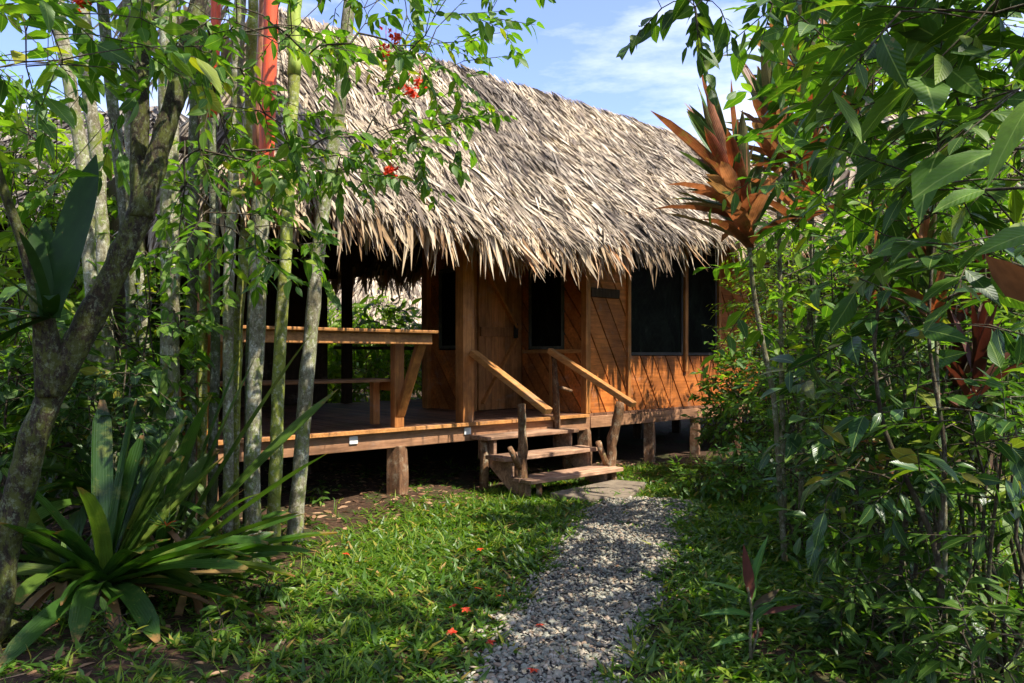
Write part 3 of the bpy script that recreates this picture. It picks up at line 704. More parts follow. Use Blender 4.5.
def rear(s, v): t, z = roof_shape(s, v, 1); return np.stack([s, t, z], -1)
def lefthip(q, v): return np.stack([HL+(RL-HL)*v, -OV+(q*(2*RT+2*OV))*(1-v)+(RT+OV)*v, zE(HL)*(1-v)+RZ*v-.08*np.sin(np.pi*v)+q*0], -1)
rejf = lambda s, v: (s < HL+(RL-HL)*v-.1) | (s > HR-(HR-8.6)*v)
def merge(ms):
    m = MB()
    for q in ms:
        m.f += [f+m.n for f in q.f]; m.v += q.v; m.tot += q.tot; m.uv += q.uv; m.n += q.n
    return m
th = [thatch_layer(66000, front, (HL, HR), (0, 1.0), (.22, .52), (.011, .034), .20, (.0, .08), .9, 'frond', rejf),
      thatch_layer(3500, front, (HL, HR), (0, 1.0), (.22, .5), (.03, .06), .36, (.02, .16), 1.2, 'frond', rejf),
      thatch_layer(2500, rear, (HL, HR), (0.75, 1.0), (.3, .6), (.03, .06), .35, (.05, .3), 1.2, 'frond'),
      thatch_layer(2600, lefthip, (0, 1), (0, 1.0), (.35, .7), (.03, .06), .30, (.0, .16), 1.2, 'frond')]
merge(th).build('thatch', M_thatch, roof, True)
# eave fringes: bunches of leaf tips hanging off the edge
def fringe(sfun, s0, s1, n, name, nbunch=170, out=None):
    mb = MB(); bs = rng.uniform(s0, s1, nbunch); bl = rng.uniform(.6, 1.5, nbunch); ba = rng.normal(0, .22, nbunch); bd = rng.uniform(-.1, .25, nbunch)
    b = rng.integers(0, nbunch, n); s = bs[b]+rng.normal(0, .032, n); v = rng.uniform(-.02, .10, n)
    P = sfun(s, v); e = .01; Dn = norm(sfun(s, v-e)-P); Ds = norm(sfun(s+e, v)-P)
    a = ba[b]+rng.normal(0, .12, n)+(s-bs[b])*1.2
    Dr = norm(Dn*rng.uniform(.5, 1, (n, 1))-np.array([0,0,1.])*rng.uniform(.2, .85, (n, 1)))
    D = norm(Dr*np.cos(a)[:, None]+Ds*np.sin(a)[:, None]); Nn = norm(np.cross(Ds, -Dn)); Nn *= np.sign(Nn[:, 2:3]); Nn = norm(Nn+rng.normal(0, .3, Nn.shape))
    L = rng.uniform(.18, .50, n)*bl[b]
    add_leaves(mb, P+Nn*rng.uniform(-.05, .03, n)[:, None], D, Nn, L, rng.uniform(.022, .07, n), rng.uniform(-.1, .35, n), .4, 'frond')
    return mb
merge([fringe(front, HL, HR, 6800, 'f', 215), fringe(rear, HL, HR, 3200, 'r', 150), fringe(lefthip, 0.01, .99, 1500, 'l', 60)]).build('eave_fringe', M_fringe, roof, True)

# ------------------------------------------------------------------ bench built along the porch edge
bench = empty('porch_bench', hut_world(0, 0, DZ), ANG, 'long wooden bench with a high shelf backrest along the porch edge', 'bench')
def bb(name, mb, mat=W_post): return mb.build(name, mat, bench, bevel=.006)
BL, BR = -2.0, .08
mb = MB(); mb.box(BL, BR+.03, -.52, -.16, .935, .968, .003); bb('top_shelf', mb, W_rail)
mb = MB(); mb.box(BL, BR, -.46, -.43, .83, .934, .002); bb('back_rail', mb, W_rail)
mb = MB(); mb.box(BL, BR-.08, .10, .52, .455, .49, .003); bb('seat', mb, W_beam)
for s in (0.0, -1.93):
    mb = MB(); mb.box(s-.055, s+.055, .0, .09, .0, .90, .002); bb('leg', mb)
    mb = MB(); mb.beam((s+.01, .02, .12), (s+.01, -.40, .90), .055, .10, (1,0,0)); bb('brace', mb)
    mb = MB(); mb.box(s-.04, s+.04, .45, .53, .0, .454, .002); bb('leg', mb)
    mb = MB(); mb.box(s+.045, s+.085, .02, .50, .36, .454, .002); bb('bearer', mb)

# ------------------------------------------------------------------ steps
steps = empty('wooden_steps', hut_world(1.6, .5, 0), ANG, 'three worn wooden steps with two sloping handrails up to the porch', 'steps')
def ST(s, o, z): return (s-1.6, -(o-.5), z)
def sbox(mb, s0, s1, o0, o1, z0, z1, j=.004):
    a, b = ST(s0, o1, z0), ST(s1, o0, z1); mb.box(a[0], b[0], a[1], b[1], z0, z1, j)
for (s0, s1, o0, o1, z) in ((.88,2.28,.0,.30,.565), (.86,2.30,.30,.60,.375), (.93,2.34,.60,.93,.18)):
    for a, b in ((o0, (o0+o1)/2-.004), ((o0+o1)/2+.004, o1)):
        pass
    mb = MB(); sbox(mb, s0, s1, o0, (o0+o1)/2-.004, z-.042, z); sbox(mb, s0+.01, s1-.008, (o0+o1)/2+.004, o1, z-.042, z-.002); mb.build('tread', W_tread, steps, bevel=.006)
for s in (1.02, 2.16):
    mb = MB(); n = [ST(s, .0, 0), ST(s, .28, 0), ST(s, .28, .0), ST(s, .88, .0)]
    prof = [(0,.30),(.10,.30),(.56,.0),(.82,.0),(.82,.136),(.56,.137),(.56,.33),(.27,.331),(.27,.52),(0,.52)]
    V = [ST(s-.02, o, z) for o, z in prof]+[ST(s+.02, o, z) for o, z in prof]; k = len(prof)
    mb.add(V, [tuple(range(k)), tuple(range(2*k-1, k-1, -1))]+[((j+1) % k, j, k+j, k+(j+1) % k) for j in range(k)]); mb.build('stringer', W_tread, steps)
for s, o, z, zt in ((.95,.16,0,.52),(2.2,.16,0,.52),(1.1,.5,0,.33),(2.2,.5,0,.33),(1.1,.86,0,.136),(2.24,.86,0,.136)):
    mb = MB(); mb.tube([ST(s,o,z-.05), ST(s+.01,o,zt*.5), ST(s,o,zt)], [.055 if o < .3 else .035]*3, 7, .25, seed=s*3); mb.build('prop', B_log, steps, True)
def log_post(name, pts, rads, stubs, sd):
    mb = MB(); P = [np.array(ST(*p)) for p in pts]; ts = np.linspace(0, len(P)-1, 14); Q = [P[int(min(t, len(P)-1.001))]*(1-(t-int(min(t, len(P)-1.001))))+P[int(min(t, len(P)-1.001))+1]*(t-int(min(t, len(P)-1.001))) for t in ts]
    mb.tube(Q, np.interp(ts, range(len(rads)), rads), 9, .32, seed=sd)
    for (a, b, r0, r1) in stubs: A, B = np.array(ST(*a)), np.array(ST(*b)); mb.tube([A, (A+B)/2+rng.normal(0,.006,3), B], [r0, (r0+r1)/2, r1], 8, .3, seed=sd+3)
    mb.build(name, B_log, steps, True)
log_post('rail_post', [(1.02,.72,-.1),(1.0,.73,.4),(1.0,.72,.93)], [.06,.05,.04], [((1.0,.73,.25),(.82,.74,.50),.035,.028)], 1)
log_post('rail_post', [(2.30,.72,-.1),(2.33,.76,.45),(2.38,.84,.90)], [.062,.058,.05], [((2.31,.73,.12),(2.14,.72,.46),.04,.035)], 5)
log_post('rail_post', [(2.16,.05,.3),(2.13,.06,.8),(2.10,.05,1.45)], [.045,.042,.032], [((2.13,.06,1.05),(2.33,.12,1.0),.025,.018)], 9)
mb = MB(); mb.beam(ST(.93,.0,1.455), ST(1.0,1.12,.875), .10, .065); mb.build('handrail', W_rail, steps, bevel=.008)
mb = MB(); mb.beam(ST(2.08,.0,1.485), ST(2.30,1.10,.885), .10, .065); mb.build('handrail', W_rail, steps, bevel=.008)

# concrete slab
c = [hut_world(s, o, 0) for s, o in ((1.15,.98),(2.25,.86),(2.38,1.2),(1.65,1.62),(1.2,1.45))]
mb = MB(); n = len(c); V = [(p[0], p[1], -.05) for p in c]+[(p[0], p[1], .045) for p in c]
mb.add(V, [tuple(range(n-1, -1, -1)) , tuple(range(n, 2*n))]+[(j, (j+1) % n, n+(j+1) % n, n+j) for j in range(n)])
sb = mb.build('concrete_slab', M_slab, None, bevel=.012); tag(sb, 'flat pale concrete slab lying at the foot of the wooden steps', 'slab')

# ------------------------------------------------------------------ neighbour huts
def small_hut(label, loc, rz, ln, dp, ze, zr, mat, nst):
    h = empty('thatched_hut', loc, rz, label, 'hut'); ov = .8
    mb = MB(); mb.box(0, ln, 0, dp, .6, ze+.5)
    mb.build('wall', W_dark, h)
    mb = MB(); mb.add([(-ov,-ov,ze-.05),(ln+ov,-ov,ze-.05),(ln+ov,dp+ov,ze-.05),(-ov,dp+ov,ze-.05),(1.0,dp/2,zr-.05),(ln-1.0,dp/2,zr-.05)], [(0,1,5,4),(2,3,4,5),(1,2,5),(3,0,4)])
    rf = mb.build('roof', M_lining, h)
    def fs(s, v): return np.stack([(-ov+s*(ln+2*ov))*(1-v)+(1.0+s*(ln-2))*v, -ov+(dp/2+ov)*v, ze+(zr-ze)*v], -1)
    def bs(s, v): return np.stack([(-ov+s*(ln+2*ov))*(1-v)+(1.0+s*(ln-2))*v, dp+ov-(dp/2+ov)*v, ze+(zr-ze)*v], -1)
    def ls(s, v): return np.stack([-ov+(1+ov)*v, (-ov+s*(dp+2*ov))*(1-v)+dp/2*v, ze+(zr-ze)*v+0*s], -1)
    def rs(s, v): return np.stack([ln+ov-(1+ov)*v, (-ov+s*(dp+2*ov))*(1-v)+dp/2*v, ze+(zr-ze)*v+0*s], -1)
    ms = [thatch_layer(nst//(1 if f is fs else 3), f, (0, 1), (0, 1), (.4, .8), (.04, .09), .25, (0, .2), 1.2, 'frond') for f in (fs, bs, ls, rs)]
    ms += [fringe(f, .0, 1, 700, 'e', 60) for f in (fs, bs, ls, rs)]
    merge(ms).build('thatch', mat, rf, True)
    for i in range(4):
        for j in (0, dp): 
            mb = MB(); mb.tube([(ln*i/3, j, -.1), (ln*i/3, j, .62)], [.09,.08], 6); mb.build('stilt', W_dark, h)
small_hut('distant thatched hut seen through the open porch', (-7.5, 19.5, 0), .12, 7, 4, 2.3, 5.4, M_thatch, 3500)
small_hut('grey roofed hut behind the palm stems on the far left', (-12.2, 11.5, 0), -.15, 7.2, 4, 3.5, 5.6, M_thgrey, 3500)
small_hut('pale thatched hut glimpsed behind the leaves on the right', (6.2, 10.8, 0), .5, 6, 4, 3.0, 6.0, M_thatch, 3500)

# ------------------------------------------------------------------ palms: ringed stems of one clump
def frond_crown(nf=7, L=1.9, seed=1):
    r = np.random.default_rng(seed); mb = MB(); P_, Q_, R_ = [], [], []
    for i in range(nf):
        az = 2*np.pi*i/nf+r.uniform(-.3, .3); el = r.uniform(.5, 1.2); h = np.array([math.cos(az), math.sin(az), 0]); t = np.linspace(0, 1, 14)
        C = np.array([h*math.cos(el)*L*a*(1+.15*a)+np.array([0,0,1])*(math.sin(el)*L*a-1.0*L*a**2.2*.75) for a in t])
        for a, b in zip(C[:-1], C[1:]): P_.append(a); Q_.append(b); R_.append(.012)
        tt = np.linspace(.18, .98, 34); c = np.stack([np.interp(tt, t, C[:, k]) for k in range(3)], 1); d = norm(np.stack([np.interp(tt+.02, t, C[:, k]) for k in range(3)], 1)-c)
        s = norm(np.cross(d, [[0,0,1.]]))
        for sg in (-1, 1):
            dd = norm(d*.6+s*sg+r.normal(0, .06, c.shape)-np.array([0,0,.15])); ll = .42*np.sin(np.pi*(tt*.85+.12))+.1
            add_leaves(mb, c, dd, norm(np.cross(s, d)*1.0+r.normal(0, .1, c.shape)), ll, .035, .35, .3, 'lance')
    mb.edges(P_, Q_, R_, R_, 5)
    return mb
crown_me = frond_crown(7, 1.9, 1).build('fronds', G['mid'], None, True).data
bpy.data.objects.remove(bpy.data.objects['fronds'])
PG = 'ringed palm stems of the clump on the left'
stems = [
 ('pale palm stem leaning right, leftmost of the clump', [(50,-60),(57,0),(70,80),(84,170),(88,230),(92,300),(96,440)], 5.0, 15, 12, B_palm, None, 5.6),
 ('thick pale palm stem just right of the leftmost leaning one', [(80,-60),(83,0),(88,90),(98,160),(106,300),(112,440)], 5.3, 13, 13, B_palm, None, 0),
 ('dark grey palm stem leaning right against blue sky', [(98,-60),(102,0),(113,110),(121,180),(130,270),(135,400)], 5.7, 11, 11, B_palmd, None, 5.2),
 ('slim palm stem just left of the dark forked branch', [(128,-60),(128,0),(127,80),(132,180),(143,290),(149,440)], 6.0, 10, 10, B_palm, None, 0),
 ('broad mossy palm stem right behind the leaning tree trunk', [(166,-60),(168,20),(168,120),(170,250),(171,340),(169,480)], 5.2, 14, 19, B_palm, None, 6.2),
 ('dark mossy palm stem, second behind the leaning trunk', [(199,-60),(197,20),(194,160),(192,340),(190,480)], 5.7, 10, 11, B_palmd, None, 0),
 ('thin dark green palm stem between two mossy ones', [(206,100),(205,170),(203,340),(202,480)], 6.0, 8, 9, B_palmg, None, 0),
 ('grey palm stem with a slim bright red crownshaft', [(217,-60),(216,0),(212,115),(215,230),(216,340),(212,490)], 5.5, 6, 10, B_palmd, ('r', 0, 118, 7.5), 5.9),
 ('white barked palm stem just right of the slim red one', [(242,-60),(240,0),(236,120),(230,250),(228,340),(228,500)], 5.4, 12, 10, B_palm, None, 0),
 ('bare whitish palm stem left of the broad red crownshaft', [(255,-60),(253,0),(250,100),(245,240),(238,330),(234,500)], 5.8, 11, 9, B_palmg, None, 5.4),
 ('pale palm stem with a broad flaming red crownshaft', [(274,-60),(272,0),(269,100),(265,170),(258,300),(254,400),(253,510)], 5.2, 7, 16, B_palm, ('r', 0, 190, 9), 6.0),
 ('yellow green palm stem with a swollen green crownshaft', [(297,-60),(296,0),(294,90),(288,200),(283,300),(278,400),(274,512)], 5.5, 9, 13, B_palmg, ('g', 0, 75, 11), 5.0),
 ('mottled white palm stem leaning right in front of the deck', [(358,-60),(350,0),(340,100),(328,180),(317,260),(310,340),(303,430),(295,535)], 5.8, 9, 15, B_palm, None, 5.5),
]
for label, pts, Y, wt, wb, mat, shaft, ztop in stems:
    W = [at(px, py, Y) for px, py in pts]; b = W[-1].copy()
    d = W[-1]-W[-2]; k = -b[2]/(d[2] if d[2] < -.05 else -1); b = b+d*k*.6; b[2] = 0; base = np.array([b[0], b[1], gz(b[0], b[1])])
    root = empty('palm', base, 0, label, 'palm', PG)
    W = [np.array([b[0], b[1], -.06])]+[w_.copy() for w_ in W[::-1]]
    if ztop:
        dd = norm(W[-1]-W[-3]); W.append(W[-1]+dd*max(.2, (ztop-W[-1][2])/dd[2]))
    W = [w_-base for w_ in W]; L = [0]
    for a, c in zip(W[:-1], W[1:]): L.append(L[-1]+np.linalg.norm(c-a))
    n = 34; ts = np.linspace(0, L[-1], n); Q = np.stack([np.interp(ts, L, [w_[i] for w_ in W]) for i in range(3)], 1)
    Q[1:-1] += rng.normal(0, .0035, (n-2, 3))
    ws = np.interp(ts/L[-1], [0, .05, .75, 1], [wb*1.35, wb, (wb+wt)/2, wt])*Y/F/2*rng.uniform(.95, 1.06, n)
    mb = MB(); mb.tube(Q, ws, 12, .05, seed=Y*9); mb.build('trunk', mat, root, True)
    if shaft:
        kind, y0, y1, wpx = shaft; zs = [ZC+(YH-y1)/F*Y-base[2], ZC+(YH-y0+(60 if y0 < 30 else 0))/F*Y-base[2]]
        tz = np.linspace(zs[0], zs[1], 12); C = np.stack([np.interp(tz, Q[:, 2], Q[:, 0]), np.interp(tz, Q[:, 2], Q[:, 1]), tz], 1)
        rr = np.interp(np.linspace(0, 1, 12), [0, .08, .5, 1], [1.0, 1.05, 1.15, 1.05])*wpx*Y/F/2
        rr = np.maximum(rr, np.interp(tz, Q[:, 2], ws)*1.06)
        mb = MB(); mb.tube(C, rr*1.1, 12, .03, seed=3); mb.build('crownshaft', M_redshaft if kind == 'r' else M_greenshaft, root, True)
    if ztop:
        fo = bpy.data.objects.new('fronds', crown_me); col.objects.link(fo); fo.parent = root; fo.location = tuple(Q[-1]); fo.rotation_euler = (0, 0, rng.uniform(0, 6)); s_ = rng.uniform(.8, 1.05); fo.scale = (s_, s_, s_)
# brown leaf base sheath behind the broad red one
pb = at(262, 60, 5.6); root = empty('palm', (pb[0]-.10, 5.6, 0), 0, 'thin palm stem with a dark brown dry sheath behind the red ones', 'palm', PG)
mb = MB(); mb.tube([(0,0,-.05),(.02,0,1.5),(.06,0,2.6),(.11,0,3.3)], [.05,.04,.038,.035], 9, .08); mb.build('trunk', B_palmd, root, True)
mb = MB(); mb.tube([(.07,0,2.7),(.10,0,3.2),(.12,0,3.8),(.13,0,4.4)], [.045,.06,.06,.04], 9, .2); mb.build('crownshaft', M_brownshaft, root, True)

# ------------------------------------------------------------------ the leaning mossy tree
def rel(a, base): return np.asarray(a, float)-base
tb = np.array([at(-30, 640, 3.6)[0], 3.6, 0.0])
mt = empty('leaning_tree', tb, 0, 'dark mossy tree leaning right across the left foreground', 'tree')
def px_line(pts, base): return np.array([at(*p)-base for p in pts])
trunk = np.vstack([[[-.03, 0, -.1]], px_line([(-14,640,3.6),(-2,600,3.6),(12,520,3.6),(34,435,3.6),(60,375,3.6),(90,322,3.62),(117,266,3.65),(139,214,3.7),(157,160,3.7),(175,100,3.72),(187,50,3.75),(199,0,3.8),(222,-70,3.9),(250,-150,4.0)], tb)])
tr_r = np.array([27,26,24,22,21,21,22,19.5,18.5,17,16,15,14,12,10])*3.65/F
def smooth_line(P, R, n):
    P = np.asarray(P); L = np.concatenate([[0], np.cumsum(np.linalg.norm(np.diff(P, axis=0), axis=1))]); t = np.linspace(0, L[-1], n)
    Q = np.stack([np.interp(t, L, P[:, i]) for i in range(3)], 1); R = np.interp(t, L, R)
    for _ in range(2): Q[1:-1] = (Q[:-2]+2*Q[1:-1]+Q[2:])/4
    return Q, R
mb = MB(); Q, R = smooth_line(trunk, tr_r*.61, 150); mb.tube(Q, R, 28, .22, seed=2)
br1 = px_line([(141,218,3.68),(140,190,3.7),(140,150,3.7),(141,80,3.72),(146,0,3.75),(152,-70,3.8),(140,-150,3.9)], tb); Q, R = smooth_line(br1, np.array([11,9.5,9,8.5,8,7,6])*3.7/F, 34); mb.tube(Q, R, 14, .12, seed=5)
br2 = px_line([(50,395,3.58),(47,345,3.55),(43,310,3.5),(34,280,3.45),(22,240,3.4),(0,180,3.3),(-30,60,3.2)], tb); Q, R = smooth_line(br2, np.array([13,13,10,7,5,4,3])*3.5/F, 34); mb.tube(Q, R, 14, .16, seed=6)
for k in range(4):
    a = 1.2+k*1.5; mb.tube([(0,0,.25),(math.cos(a)*.16, math.sin(a)*.16,.06),(math.cos(a)*.38, math.sin(a)*.38,-.05)], [.09,.055,.02], 8, .2, seed=k)
mb.build('trunk', B_main, mt, True)
def region(n, x0, x1, y0, y1, d0, d1, bias=None):
    px, py, Y = rng.uniform(x0, x1, n), rng.uniform(y0, y1, n), rng.uniform(d0, d1, n)
    return np.stack([(px-512)/F*Y, Y, ZC+(YH-py)/F*Y], 1)
def foliage(root, name, base, skel, targets, mat, twigmat=B_twig, start=.5, arch=.02, **kw):
    sm, lm = MB(), MB(); nd, pr, en = grow(skel, np.asarray(targets)-base, start, arch, .3)
    skeleton_mesh(sm, nd, pr, len(skel), .0022, 4, .022, .42)
    twig_leaves(lm, nd, pr, en, twigmb=sm, **kw)
    sm.build('branches', twigmat, root, True); lm.build(name, mat, root, True)
up = trunk[9:]
T1 = np.vstack([region(26, 150, 215, -140, 60, 3.2, 4.4), region(70, 205, 330, -60, 170, 3.7, 4.9), region(34, 330, 440, -70, 60, 4.0, 5.0), region(22, 380, 470, 10, 150, 4.3, 5.0), region(12, 470, 520, -50, 35, 4.3, 5.0), region(16, 330, 440, 60, 180, 4.2, 4.9)])
foliage(mt, 'crown', tb, up, T1, G['mid'], per=11, L=.088, ratio=.42, tw=.30, droop=.2, hang=.3, prof='lance')
T2 = np.vstack([region(50, 165, 318, 140, 272, 4.0, 5.0), region(12, 330, 400, 140, 190, 4.3, 4.9)])
foliage(mt, 'crown', tb, up, T2, G['mid'], per=10, L=.092, ratio=.38, tw=.28, droop=.25, hang=.2, prof='lance')
T3 = np.vstack([region(72, -60, 150, -120, 70, 2.7, 4.2), region(10, 0, 120, 60, 200, 3.2, 4.4)])
foliage(mt, 'crown', tb, np.vstack([br1[3:], br2[4:]]), T3, G['mid'], per=9, L=.11, ratio=.44, tw=.3, droop=.22, hang=.3, prof='ovate', start=0)
for (px, py, Y, n) in ((391,172,4.5,14), (409,92,4.6,16), (420,84,4.7,8), (396,38,4.7,12), (386,50,4.6,8), (83,4,3.9,12), (215,72,3.9,10)):
    c = at(px, py, Y)-tb; mb = MB(); k = n*5; P = c+rng.normal(0, .022, (n, 3)); P = np.repeat(P, 5, 0)
    add_leaves(mb, P, rdir(k, -.6, 1), rdir(k), .026, .016, .3, .3, 'lance'); mb.edges([c], [c+np.array([0,.0,.16])], [.002], [.002], 4); mb.build('flower_cluster', G['petal'], mt, True)

# ------------------------------------------------------------------ strap leaved plants
def strap_plant(name, label, cat, base, leaves, mat, dry=None, prof='strap', stem=None, group=None, fold=.28):
    base = np.array(base, float); root = empty(name, base, 0, label, cat, group)
    for nm, which, m in (('leaves', [l for l in leaves if not l[5]], mat), ('dead_leaves', [l for l in leaves if l[5]], dry)):
        if not which: continue
        mb = MB()
        for az, el, L, W, dr, _ in which:
            d = np.array([[math.cos(az)*math.cos(el), math.sin(az)*math.cos(el), math.sin(el)]]); s = np.array([-math.sin(az), math.cos(az), 0]); n = np.cross(d, s)*-1
            if n[0][2] < 0: n = -n
            # curved in 9 stations with gentle twist
            t = np.linspace(0, 1, 9); wv = np.interp(t, [p[0] for p in PROF[prof]], [p[1] for p in PROF[prof]])*W/2
            C = d*L*t[:, None]-np.array([0,0,1.])*(dr*L*t**2)[:, None]+s*(np.sin(t*2)*rng.normal(0, .05)*L)[:, None]; tw = rng.normal(0, .35)*t
            T_ = norm(np.gradient(C, axis=0)); S_ = norm(np.cross(T_, np.broadcast_to(n, T_.shape))); N_ = np.cross(S_, T_)
            S2 = S_*np.cos(tw)[:, None]+N_*np.sin(tw)[:, None]; N2 = np.cross(S2, T_)
            V = np.stack([C-S2*wv[:, None]+N2*(wv*fold)[:, None], C, C+S2*wv[:, None]+N2*(wv*fold)[:, None]], 1).reshape(-1, 3)
            fs = [(i*3+j, i*3+j+1, i*3+j+4, i*3+j+3) for i in range(8) for j in range(2)]
            uvs = [((q % 3)/2, (q//3)/8) for f_ in fs for q in f_]
            mb.add(V, fs, uvs)
        mb.build(nm, m, root, True)
    if stem:
        mb = MB(); mb.tube(stem[0], stem[1], 9, .12, seed=4); mb.build('stem', stem[2], root, True)
    return root
def rl(n, az, el, L, W, dr, dry=0, seed=0):
    r = random.Random(seed); return [(r.uniform(*az), r.uniform(*el), r.uniform(*L), r.uniform(*W), r.uniform(*dr), dry) for _ in range(n)]
PI = math.pi
fk = at(50, 318, 3.42)
strap_plant('perched_fern', 'dark broad strap leaved plant perched in the fork of the leaning tree', 'fern', fk,
    [(1.2,1.28,.84,.20,.0,0),(2.3,1.2,.6,.11,.1,0),(2.4,1.25,.62,.08,.2,0),(3.3,.35,.7,.07,.5,0),(3.0,.1,.6,.07,.5,0),(3.9,.9,.6,.08,.4,0),(5.2,.7,.42,.07,.5,0),(1.8,1.0,.55,.07,.3,0),(2.9,-.2,.5,.06,.3,0),(4.4,1.2,.5,.06,.2,0)], G['fern'], fold=.15)
g = at(158, 520, 4.7)
strap_plant('crinum_lily', 'tall clump of upright bright green strap leaves before the palm stems', 'lily', (g[0], g[1], .02),
    [(.15,1.08,2.0,.15,.10,0),(.3,.88,1.75,.14,.10,0),(.05,.72,1.4,.13,.1,0),(5.9,1.2,1.5,.13,.15,0),(.4,1.2,1.6,.14,.05,0),(1.6,1.35,1.6,.11,.1,0),(2.4,1.3,1.5,.10,.1,0),(3.0,1.1,1.4,.09,.2,0),(.1,.52,1.05,.085,.12,0),(5.9,.9,1.2,.09,.3,0),(4.9,1.0,1.0,.09,.4,0),(.6,1.25,1.65,.10,.05,0),(3.7,1.2,1.3,.10,.2,0),(2.8,.8,1.1,.09,.4,0),(.0,1.3,1.45,.10,.15,0),(6.1,.6,.95,.08,.2,1),(.2,.95,.9,.05,.2,1)], G['strap'], G['strapdry'], stem=([(0,0,-.05),(0,0,.2)], [.10,.08], B_twig))
g = at(105, 560, 4.1)
strap_plant('bromeliad', 'large bromeliad with long low arching leaves left of the lawn', 'bromeliad', (g[0], g[1], .16),
    rl(11, (-.6,.6), (.1,.6), (.8,1.3), (.085,.12), (.05,.5), 0, 1)+rl(13, (1.5,4.8), (.3,1.1), (.7,1.05), (.085,.12), (.1,.4), 0, 2)+rl(10, (-1.8,-.3), (.2,1.0), (.5,.85), (.085,.115), (.3,.6), 0, 3)+rl(11, (0.3,2.2), (.7,1.45), (.8,1.15), (.085,.115), (.0,.2), 0, 4)+rl(5, (-2.4,.2), (-.1,.3), (.45,.65), (.05,.07), (.7,1.1), 1, 5)+rl(4, (-.6,.4), (0,.2), (.6,.9), (.05,.06), (.1,.35), 1, 6),
    G['strap'], G['strapdry'], 'blunt', ([(0,0,-.2),(0,0,.05)], [.13,.08], B_twig), fold=.45)
g = at(62, 590, 4.3)
strap_plant('bromeliad', 'shaded bromeliad close behind the leaning trunk at lower left', 'bromeliad', (g[0], g[1], .12), rl(16, (0,6.28), (.3,1.2), (.5,.85), (.06,.085), (.1,.5), 0, 8)+rl(4, (-2,0), (-.1,.3), (.4,.5), (.05,.07), (.7,1), 1, 9), G['strap'], G['strapdry'], 'blunt', fold=.45)
g = at(120, 500, 4.7)
strap_plant('bromeliad', 'raised bromeliad with arching leaves behind the large low one', 'bromeliad', (g[0], g[1], .42), rl(14, (0,6.28), (.3,1.35), (.7,1.1), (.08,.11), (.2,.7), 0, 18)+rl(4, (-2,.3), (-.1,.3), (.5,.7), (.05,.07), (.7,1), 1, 19), G['strap'], G['strapdry'], 'blunt', ([(0,0,-.45),(.02,0,-.2),(0,0,.05)], [.12,.10,.07], B_twig), fold=.4)
g = at(8, 500, 4.9)
strap_plant('crinum_lily', 'dark strap leaved lily at the left edge behind the leaning trunk', 'lily', (g[0], g[1], .1), rl(15, (0,6.28), (.6,1.4), (1.0,1.5), (.08,.12), (.1,.5), 0, 38), G['strap'], None, stem=([(0,0,-.15),(0,0,.1)], [.09,.07], B_twig))
g = at(190, 575, 4.4)
strap_plant('bromeliad', 'small bromeliad at the lawn side of the large one', 'bromeliad', (g[0], g[1], .08), rl(13, (-1.2,2.6), (.1,1.0), (.45,.75), (.06,.08), (.2,.6), 0, 28)+rl(5, (-2,.6), (-.1,.3), (.4,.6), (.04,.06), (.5,.9), 1, 29), G['strap'], G['strapdry'], 'blunt', fold=.4)
g = at(240, 520, 5.2)
strap_plant('crinum_lily', 'small strap leaved plant at the foot of the palm stems', 'lily', (g[0]-.1, g[1], .02), rl(13, (0,6.28), (.4,1.2), (.45,.8), (.045,.07), (.2,.6), 0, 12), G['strap'], None)
g = at(152, 508, 3.9); mb = MB()
air = empty('air_plant', at(166, 525, 3.75), 0, 'tiny air plant with thin orange centred leaves on the bromeliad', 'air plant')
n = 26; mb = MB(); add_leaves(mb, np.zeros((n,3)), rdir(n, -.3, .9), rdir(n), .10, .006, rng.uniform(.3, .9, n), .2, 'low'); mb.build('leaves', G['grass'], air, True)
n = 10; mb = MB(); add_leaves(mb, np.zeros((n,3)), rdir(n, -.2, .5), rdir(n), .05, .008, .4, .2, 'low'); mb.build('inner_leaves', G['petal'], air, True)

# red-leaved ti plants on the right
def ti_plant(label, heads, stempx, Y, by, seed, mat=None, n=34, Lr=(.52,.84), Wr=(.075,.105)):
    r = random.Random(seed); b = at(*by, Y); b[2] = gz(b[0], b[1]); root = empty('ti_plant', b, 0, label, 'ti plant')
    mb = MB(); P = np.vstack([[[0,0,-.05]]]+[[at(px, py, Y)-b] for px, py in stempx[::-1]]); Q, R = smooth_line(P, np.linspace(.021, .014, len(P))*(1 if Y > 5 else .5), 30); mb.tube(Q, R, 9, .08, seed=seed)
    for h in heads[1:]:
        a = at(*heads[0][:2], Y)-b; c = at(*h[:2], Y)-b; mb.tube([a-np.array([0,0,.25]), (a+c)/2, c], [.016,.014,.012], 7)
    mb.build('stem', B_ti, root, True)
    for h in heads:
        c = at(h[0], h[1], Y)-b; mb = MB(); tilt = h[2] if len(h) > 2 else 0
        for i in range(n):
            k = i/n; el = 1.45-1.0*k**1.2+r.uniform(-.15,.15); az = i*2.4+r.uniform(-.2,.2); L = r.uniform(*Lr)*r.choice((.6,.85,1,1))
            d = np.array([[math.cos(az)*math.cos(el)+tilt, math.sin(az)*math.cos(el), math.sin(el)]]); p = c+np.array([.06*tilt*(1-k),0,-.34*k+.16]); up_ = np.array([[-math.cos(az)*math.sin(el), -math.sin(az)*math.sin(el), math.cos(el)]])
            add_leaves(mb, [p], d, up_+.01, L, r.uniform(*Wr), .02+.30*k*r.uniform(.4,1.6), .5, 'strap', gravity=True)
        mb.build('leaf_head', mat or G['ti'], root, True)
ti_plant('tall ti plant with orange bronze leaves against the sky by the roof end', [(743,198,-.55),(750,225,-.2)], [(745,205),(750,255),(753,290),(762,340),(775,400)], 5.2, (785,490), 1, n=34, Lr=(.6,.9), Wr=(.075,.10))
